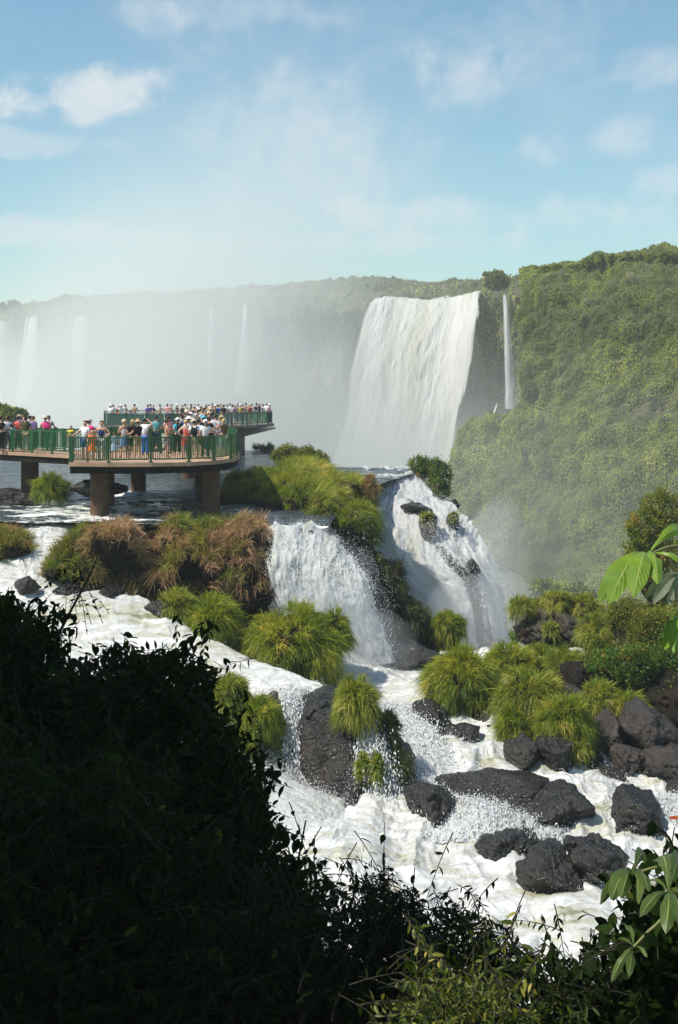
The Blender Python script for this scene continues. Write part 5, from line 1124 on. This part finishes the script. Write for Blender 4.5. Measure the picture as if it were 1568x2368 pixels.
# =================================================================== foreground bank, shrubs, big palmate leaves
def bank():
    top = [(-700, 1500, 14.5), (-100, 1660, 14), (110, 1780, 13.6), (330, 1860, 13.2), (440, 1960, 12.8), (520, 2060, 12.4), (640, 2180, 12), (800, 2270, 11.3), (1000, 2340, 10.6), (1250, 2430, 9.8), (1500, 2450, 9.4), (1900, 2500, 9)]
    A = np.array([P(*q) for q in top]); rows = []
    for t in np.linspace(0, 1, 6):       # up to the camera's feet
        B = A.copy(); B[:, 1] = A[:, 1]*(1-t)-1.5*t; B[:, 0] = A[:, 0]*(1+.5*t); z = A[:, 2]*(1-t)+(-1.75-.0*B[:, 0])*t; B[:, 2] = z-1.4*math.sin(t*np.pi); rows.append(B)
    rows = rows[::-1]
    for dY, dz in ((2.0, -2.4), (6, -6.5), (12, -9.5)):
        B = A.copy(); B[:, 1] += dY; B[:, 2] = np.minimum(B[:, 2]+dz, -6) if dY > 3 else B[:, 2]+dz; 
        if dY > 5: B[:, 2] = np.maximum(B[:, 2], -15)-(1 if dY > 10 else 0)
        rows.append(B)
    g = cr(cr(np.array(rows), 130, 0), 200, 1); n = gnormals(g); g = g+np.array([0, 0, 1.])*(.25*fbm(g*.9, 4, 8))[..., None]
    v, f, a = scatter_on(g, 60000, .11, np.array([0, 0, .6]), m_dark, 91); tag(obj('undergrowth', np_mesh('undergrowth', v, f, m_dark, {'rnd': a}, smooth=False)), 'low dark leafy undergrowth covering the near bank', None, None, 'stuff')
    tag(obj('hillside', np_mesh('hillside', g.reshape(-1, 3), gridf(130, 200), m_ground)), 'dark earth bank under the foreground shrubs', None, None, 'structure')
bank()
def inpoly(x, y, poly):
    c = np.zeros(len(x), bool); n = len(poly)
    for i in range(n):
        x1, y1 = poly[i]; x2, y2 = poly[(i+1) % n]; k = ((y1 > y) != (y2 > y)) & (x < (x2-x1)*(y-y1)/(y2-y1+1e-9)+x1); c ^= k
    return c
def shrub(label, poly, Y0, Y1, n, mat, seed, leaf=(.07, .125), L=(.2, .45), k=13, base=None, up=.35, wid=.5, twigs=1.0, drop_=0, name='shrub'):
    """stems whose leafy tips fill an outline between the distances Y0 and Y1"""
    r = np.random.default_rng(seed); poly = np.array(poly, float)+np.array([0, drop_]); us = []; vs = []
    n = int(n*1.35)
    while len(us) < n:
        a = r.uniform(poly[:, 0].min(), poly[:, 0].max(), n*2); b = r.uniform(poly[:, 1].min(), poly[:, 1].max(), n*2); m = inpoly(a, b, poly); us += list(a[m]); vs += list(b[m])
    us, vs = np.array(us[:n]), np.array(vs[:n]); Y = r.uniform(Y0, Y1, n)
    tip = np.stack([(us-U0)/F*Y, Y, -(vs-V0)/F*Y], 1)
    d = unit(r.normal(0, .55, (n, 3))+np.array([.1, -.1, up])); Ls = r.uniform(*L, n)
    t = np.linspace(0, 1, 7)[None, :, None]; dr = r.uniform(.1, .5, (n, 1, 1))
    b0 = tip-d*Ls[:, None]+np.array([0, 0, 1])*Ls[:, None]*dr[:, 0]
    pts = b0[:, None]+d[:, None]*Ls[:, None, None]*t-np.array([0, 0, 1.])*Ls[:, None, None]*dr*t**2
    e = empty(name, tuple(base if base is not None else (pts[..., 0].mean(), pts[..., 1].mean(), pts[..., 2].min()))); tag(e, label, 'shrub')
    mb = MB(); v, f = tubes(pts, np.linspace(.004, .0014, 7)[None]*twigs, 3); mb.add(v, f)
    # main limbs from the ground up into the mass
    c = np.array(e.location); m = min(14, n//20+1); ix = r.integers(0, n, m); tt = np.linspace(0, 1, 9)[None, :, None]; st = c+r.normal(0, .25, (m, 3))*np.array([1, 1, .2])+np.array([0, .2, -.8])
    lp = st[:, None]*(1-tt)+b0[ix][:, None]*tt+np.sin(tt*np.pi*1.3)*r.normal(0, .12, (m, 1, 3)); v, f = tubes(lp, np.linspace(.03, .006, 9)[None], 5); mb.add(v, f)
    mb.build('stems', m_twig, e)
    lm = MB(); q = np.tile(np.linspace(.08, 1.0, k)[None]**.85, (n, 1))+r.normal(0, .02, (n, k)); q = np.clip(q, 0, 1)
    P_ = b0[:, None]+d[:, None]*Ls[:, None, None]*q[..., None]-np.array([0, 0, 1.])*Ls[:, None, None]*dr*q[..., None]**2
    sgn = np.where(np.arange(k) % 2 == 0, 1, -1)[None, :, None]; sd = unit(np.cross(d, unit(r.normal(size=(n, 3)))))[:, None]*sgn
    ld = unit(sd*.9+d[:, None]*.5+np.array([0, 0, -.45])+r.normal(0, .3, (n, k, 3))); ln = r.uniform(*leaf, (n, k))*(1-.35*q)
    nr = unit(r.normal(0, .45, (n, k, 3))+np.array([0, 0, 1.])); rn = np.clip(r.normal(.42, .2, (n, k))+r.normal(0, .12, (n, 1)), 0, 1)
    lm.add(*leaves(P_.reshape(-1, 3), ld.reshape(-1, 3), nr.reshape(-1, 3), ln.ravel(), ln.ravel()*wid*r.uniform(.8, 1.2, n*k), rn.ravel(), T_FULL)); lm.build('foliage', mat, e, smooth=True)
    return e
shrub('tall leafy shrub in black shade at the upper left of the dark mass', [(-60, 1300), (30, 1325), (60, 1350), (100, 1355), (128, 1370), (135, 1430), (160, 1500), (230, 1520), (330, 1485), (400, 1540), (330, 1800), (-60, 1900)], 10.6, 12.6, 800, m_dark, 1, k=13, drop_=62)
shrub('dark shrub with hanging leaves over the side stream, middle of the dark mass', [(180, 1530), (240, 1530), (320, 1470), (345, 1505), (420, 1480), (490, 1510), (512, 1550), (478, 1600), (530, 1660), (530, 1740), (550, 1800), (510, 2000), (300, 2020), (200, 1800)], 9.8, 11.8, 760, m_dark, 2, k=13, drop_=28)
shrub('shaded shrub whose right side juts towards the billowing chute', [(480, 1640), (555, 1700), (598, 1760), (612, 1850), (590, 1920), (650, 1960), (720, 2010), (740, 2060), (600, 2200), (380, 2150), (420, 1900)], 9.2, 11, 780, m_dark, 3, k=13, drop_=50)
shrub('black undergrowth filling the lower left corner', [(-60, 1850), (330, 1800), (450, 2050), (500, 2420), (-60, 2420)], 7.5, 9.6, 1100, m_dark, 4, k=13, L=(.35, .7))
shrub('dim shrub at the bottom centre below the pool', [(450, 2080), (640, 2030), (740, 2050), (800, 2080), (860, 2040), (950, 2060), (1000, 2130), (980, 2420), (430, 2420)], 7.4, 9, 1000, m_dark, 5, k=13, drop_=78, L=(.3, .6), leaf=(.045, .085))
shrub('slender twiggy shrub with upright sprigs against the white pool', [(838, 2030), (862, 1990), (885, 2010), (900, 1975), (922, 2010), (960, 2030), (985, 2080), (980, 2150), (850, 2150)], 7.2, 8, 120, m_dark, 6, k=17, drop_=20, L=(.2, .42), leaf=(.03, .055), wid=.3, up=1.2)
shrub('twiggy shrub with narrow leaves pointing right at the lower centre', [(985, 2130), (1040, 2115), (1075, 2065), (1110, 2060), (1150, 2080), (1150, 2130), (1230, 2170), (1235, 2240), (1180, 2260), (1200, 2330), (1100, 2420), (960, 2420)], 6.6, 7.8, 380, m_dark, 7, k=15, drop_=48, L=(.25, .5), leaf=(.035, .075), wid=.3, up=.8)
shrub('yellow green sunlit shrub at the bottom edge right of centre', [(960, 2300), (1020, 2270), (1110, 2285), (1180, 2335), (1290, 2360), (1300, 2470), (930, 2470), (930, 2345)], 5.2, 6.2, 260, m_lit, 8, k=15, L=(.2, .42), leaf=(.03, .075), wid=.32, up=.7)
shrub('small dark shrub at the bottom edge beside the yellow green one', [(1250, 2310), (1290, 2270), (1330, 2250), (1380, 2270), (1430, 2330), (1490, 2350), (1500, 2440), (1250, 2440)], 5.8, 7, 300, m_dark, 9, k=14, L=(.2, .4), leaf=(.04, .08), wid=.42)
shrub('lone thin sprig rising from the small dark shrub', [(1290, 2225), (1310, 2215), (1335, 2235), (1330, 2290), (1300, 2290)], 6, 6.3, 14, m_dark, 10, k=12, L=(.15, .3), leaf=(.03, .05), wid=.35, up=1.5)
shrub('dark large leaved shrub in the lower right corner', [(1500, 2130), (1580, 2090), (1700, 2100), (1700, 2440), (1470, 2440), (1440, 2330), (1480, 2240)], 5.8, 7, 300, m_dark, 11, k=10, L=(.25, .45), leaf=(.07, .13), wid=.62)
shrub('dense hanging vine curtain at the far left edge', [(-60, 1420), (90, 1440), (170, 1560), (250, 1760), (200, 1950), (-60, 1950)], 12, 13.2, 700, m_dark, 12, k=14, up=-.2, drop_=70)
shrub('sparse sprig with small leaves standing above the dark mass at the upper left', [(150, 1262), (165, 1255), (215, 1300), (200, 1420), (160, 1400)], 11, 11.6, 9, m_dark, 13, k=8, L=(.4, .7), leaf=(.04, .07), up=1.6)

def palm_mat(kk=1.0, nm='large_leaf'):
    m, nt, out = new_mat(nm); h = N(nt); uv = nt.nodes.new('ShaderNodeUVMap').outputs[0]; s = nt.nodes.new('ShaderNodeSeparateXYZ'); h.link(uv, s.inputs[0])
    a = h.math('ABSOLUTE', h.math('SUBTRACT', s.outputs[0], .5)); mid = h.ramp(a, [(.012, (1, 1, 1)), (.04, (0, 0, 0))])
    st = h.math('FRACT', h.math('SUBTRACT', h.math('MULTIPLY', s.outputs[1], 13.0), h.math('MULTIPLY', a, 5.0))); vein = h.ramp(st, [(.0, (.6,)*3), (.12, (0, 0, 0)), (.9, (0, 0, 0)), (1, (.6,)*3)])
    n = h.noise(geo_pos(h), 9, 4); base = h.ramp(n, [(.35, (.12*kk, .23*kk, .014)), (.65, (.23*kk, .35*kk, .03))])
    top = h.mix(h.math('MAXIMUM', mid, h.math('MULTIPLY', vein, .5)), base, (.35, .42, .12)); und = h.mix(h.math('MAXIMUM', mid, vein), (.22, .25, .17), (.42, .44, .32))
    g = nt.nodes.new('ShaderNodeNewGeometry'); col = h.mix(g.outputs['Backfacing'], top, und)
    hb = h.math('ADD', h.math('MULTIPLY', vein, -1.0), h.math('MULTIPLY', n, .5)); b = bsdf(h, col, .38, .4, h.bump(hb, .5, .004))
    t = nt.nodes.new('ShaderNodeBsdfTranslucent'); h.link(h.mix(1.0, col, (1.1, 1.15, .45), 'MULTIPLY'), t.inputs[0]); mx = nt.nodes.new('ShaderNodeMixShader'); mx.inputs[0].default_value = .36
    h.link(b.outputs[0], mx.inputs[1]); h.link(t.outputs[0], mx.inputs[2]); h.link(mx.outputs[0], out.inputs[0]); return m
m_palm = palm_mat(); m_palm_shade = palm_mat(.38, 'large_leaf_shaded')  # second one is a darker copy: shade on the lower leaves painted in
def big_leaf(parent, c, tips, seed, w=.22, flip=False, mat=None):
    """a palmate leaf: drooping lobes from one centre"""
    r = np.random.default_rng(seed); c = P(*c); mb_v = []; mb_f = []; mb_uv = []; nb = 0; nt_, ns = 13, 9
    for (u, v, Y) in tips:
        p = P(u, v, Y); L = np.linalg.norm(p-c); t = np.linspace(0, 1, nt_)[:, None]; d = (p-c)/L
        curve = c+(p-c)*t+np.array([0, 0, 1.])*L*.20*np.sin(t*np.pi)+np.array([0, -1., 0])*L*.08*np.sin(t*np.pi)
        tg = unit(np.gradient(curve, axis=0)); vd = np.array([0, .75, -.45])*(-1 if flip else 1)+r.normal(0, .25, 3); side = unit(np.cross(tg, vd)); nn = np.cross(side, tg)
        tt = t[:, 0]; wf = np.interp(tt, [0, .1, .25, .45, .65, .8, .92, 1], [.06, .12, .32, .68, 1.0, .9, .55, .0])*w*.56*L*(1+.06*np.sin(tt*24+r.uniform(0, 6)))
        s = np.linspace(-1, 1, ns)
        fold = r.uniform(.15, .45)
        g = curve[:, None]+side[:, None]*(wf[:, None]*s[None])[..., None]*math.cos(fold)+nn[:, None]*((np.abs(s)[None]*wf[:, None]*math.sin(fold)+.03*L*np.sin(tt*19)[:, None]*np.abs(s)[None]**1.5*.35))[..., None]
        mb_v.append(g.reshape(-1, 3)); mb_f.append(gridf(nt_, ns)+nb); nb += nt_*ns
        ss, t2 = np.meshgrid((s+1)/2, tt); mb_uv.append(np.stack([ss, t2], -1).reshape(-1, 2))
    L_ = np.array(parent.location); obj('leaf', np_mesh('leaf', np.concatenate(mb_v)-L_, mb_f, mat or m_palm, None, np.concatenate(mb_uv)), parent)
def stem(parent, pts, r0, r1, name='stem', mat=None):
    p = np.array([[P(*q) for q in pts]]); v, f = tubes(cr(p, 16, 1), np.linspace(r0, r1, 16)[None], 8); obj(name, np_mesh(name, v-np.array(parent.location), f, mat or plain('petiole', (.16, .17, .06), .6)), parent)
ce = empty('young_tree', tuple(P(1700, 2500, 5.8))); tag(ce, 'young tree with big palmate leaves reaching in from the right edge', 'tree')
stem(ce, [(1700, 2700, 5.9), (1690, 2300, 5.8), (1680, 1800, 5.7), (1670, 1300, 5.7)], .05, .03, 'trunk', m_bark)
big_leaf(ce, (1498, 1284, 5.3), [(1384, 1396, 5.1), (1407, 1398, 5.0), (1440, 1362, 5.4), (1464, 1382, 4.95), (1521, 1352, 5.0), (1592, 1310, 5.2), (1600, 1236, 5.5)], 1, .20)
big_leaf(ce, (1592, 1330, 5.5), [(1508, 1398, 5.4), (1545, 1400, 5.35), (1490, 1384, 5.6), (1580, 1420, 5.3), (1640, 1400, 5.4)], 2, .2, True)
big_leaf(ce, (1592, 1425, 5.4), [(1531, 1474, 5.3), (1537, 1502, 5.2), (1558, 1510, 5.1), (1600, 1520, 5.2), (1650, 1470, 5.2)], 3, .24)
big_leaf(ce, (1462, 2021, 5.6), [(1388, 2092, 5.45), (1413, 2081, 5.3), (1436, 2078, 5.3), (1477, 2092, 5.3), (1496, 1990, 5.9), (1500, 2062, 5.3)], 4, .2, False, m_palm_shade)
big_leaf(ce, (1546, 2064, 5.4), [(1479, 2121, 5.25), (1508, 2090, 5.5), (1540, 2160, 5.1), (1575, 2148, 5.1), (1620, 2100, 5.2), (1520, 1985, 5.8), (1580, 2000, 5.8), (1490, 2040, 5.6)], 5, .2, False, m_palm_shade)
big_leaf(ce, (1466, 2189, 5.7), [(1413, 2272, 5.6), (1454, 2260, 5.5), (1497, 2214, 5.6), (1424, 2178, 5.8), (1448, 2150, 6.0), (1430, 2225, 5.7)], 6, .19, False, m_palm_shade)
big_leaf(ce, (1575, 1985, 5.7), [(1530, 2010, 5.7), (1560, 2040, 5.6), (1640, 2020, 5.6), (1600, 1950, 5.9)], 7, .24)
for a, b in [((1498, 1284, 5.3), (1600, 1270, 5.6)), ((1592, 1330, 5.5), (1670, 1380, 5.7)), ((1592, 1425, 5.4), (1672, 1480, 5.7)), ((1462, 2021, 5.6), (1600, 2010, 5.7)), ((1546, 2064, 5.4), (1660, 2090, 5.7)), ((1466, 2189, 5.7), (1560, 2120, 5.7)), ((1575, 1985, 5.7), (1660, 2040, 5.7))]:
    stem(ce, [a, ((a[0]+b[0])/2, (a[1]+b[1])/2-12, (a[2]+b[2])/2), b, (1682, b[1]+60, 5.7)], .006, .011, 'leaf_stalk')
# orange blossom at the right edge
fe = empty('flower', tuple(P(1562, 1896, 6))); tag(fe, 'small orange blossom on a thin stalk at the right picture edge', 'flower')
pm = MB(); r_ = np.random.default_rng(3)
for k in range(7):
    a = k*.9; c = P(1561+4*math.cos(a), 1890+5*math.sin(a), 6); pm.add(*leaves(np.array([c]), np.array([[math.cos(a), -.4, math.sin(a)]]), np.array([[0, -1., .2]]), np.array([.02]), np.array([.016]), np.array([.5]), T_FULL))
pm.build('petals', plain('orange_petal', (.75, .13, .03), .5), fe); stem(fe, [(1562, 1892, 6), (1572, 1915, 6), (1590, 1960, 6)], .002, .003)
# the big tree overhead, out of the picture, whose crown shades the foreground bank
def shade_tree():
    r = np.random.default_rng(77); base = np.array([-10.5, 8.5, -3.0]); e = empty('tree', tuple(base)); tag(e, 'broad leafy tree standing on the bank left of the viewpoint', 'tree')
    lumps = [((-6.5, 8.6, 6.2), (4.2, 3.6, 2.2)), ((-9.2, 11.5, 6.5), (4.5, 4.6, 2.8)), ((-4.3, 7.0, 6.8), (2.6, 2.4, 1.8)), ((-8.2, 7.2, 4), (3.2, 4, 3)), ((-6, 6.2, 8.6), (4.2, 3.6, 1.8)), ((-11, 9, 3.5), (3.5, 5, 3.5)), ((-9.5, 12.5, 2.5), (3.6, 4.5, 4.0)), ((-7.5, 9.5, 9.2), (4.5, 4.5, 2))]
    mb = MB(); br = MB()
    for k, (c, s) in enumerate(lumps):
        n = 9000; ncl = 200; dd = unit(r.normal(size=(ncl, 3)))*(r.uniform(.1, 1, (ncl, 1))**.45); ctr = np.array(c)+dd*np.array(s); p = ctr[r.integers(0, ncl, n)]+r.normal(0, .42, (n, 3))
        u, v = proj(p); ok = ((p[:, 1] < .3) | (u < -75) | (v < -90)) & (p[:, 1] > 4.4); p = p[ok]; n = len(p)
        mb.add(*leaves(p, unit(r.normal(size=(n, 3))+np.array([0, 0, -.3])), unit(r.normal(0, .5, (n, 3))+np.array([0, 0, 1.])), r.uniform(.18, .34, n), r.uniform(.11, .2, n), np.clip(r.normal(.4, .2, n), 0, 1)))
        t = np.linspace(0, 1, 9)[None, :, None]; m = 9; tg = ctr[:m]; uu, vv = proj(tg); tg = tg[(uu < -120) | (vv < -150)]; m = len(tg)
        if m:
            pts = np.broadcast_to(base+np.array([0, 0, 3.5]), (m, 3))[:, None]*(1-t)+tg[:, None]*t+np.sin(t*np.pi)*r.normal(0, .25, (m, 1, 3)); v_, f_ = tubes(pts, np.linspace(.14, .02, 9)[None], 6); br.add(v_, f_)
    v_, f_ = tubes(np.array([[base+np.array([0, 0, -1.5]), base+np.array([.1, 0, 1]), base+np.array([0, .1, 3.6])]]), np.array([[.42, .33, .26]]), 12); br.add(v_, f_)
    br.build('trunk', m_bark, e); mb.build('crown', m_bush, e, smooth=False)
shade_tree()

# loose spray thrown up over the rapids
# fine spray hanging round the chutes
for (u, v, Y, su, sv, sy, n, s0, s1) in [(760, 1990, 34.6, 70, 50, .8, 2600, .006, .016), (1150, 1320, 68, 20, 80, .8, 3600, .006, .016), (900, 1430, 49.6, 12, 60, .4, 250, .006, .014), (1170, 1420, 62, 20, 40, .6, 1400, .006, .015), (880, 1860, 38, 46, 46, .5, 1200, .006, .014),
                                           (600, 1735, 40.5, 55, 16, .4, 1200, .006, .016), (1040, 1290, 66.5, 40, 90, .4, 1500, .012, .03), (1240, 2080, 33, 90, 25, .5, 900, .006, .014), (1180, 1890, 36.6, 120, 22, .4, 1200, .006, .014), (830, 1330, 49.7, 30, 50, .4, 900, .006, .014)]:
    c = P(u, v, Y); p = c+rng.normal(0, 1, (n, 3))*np.array([su/F*Y, sy, sv/F*Y]); drops.add(*clots(p, rng.uniform(s0, s1, n)))
o = drops.build('spray', m_drop); tag(o, 'white drops thrown up above the rapids and chutes', None, None, 'stuff')
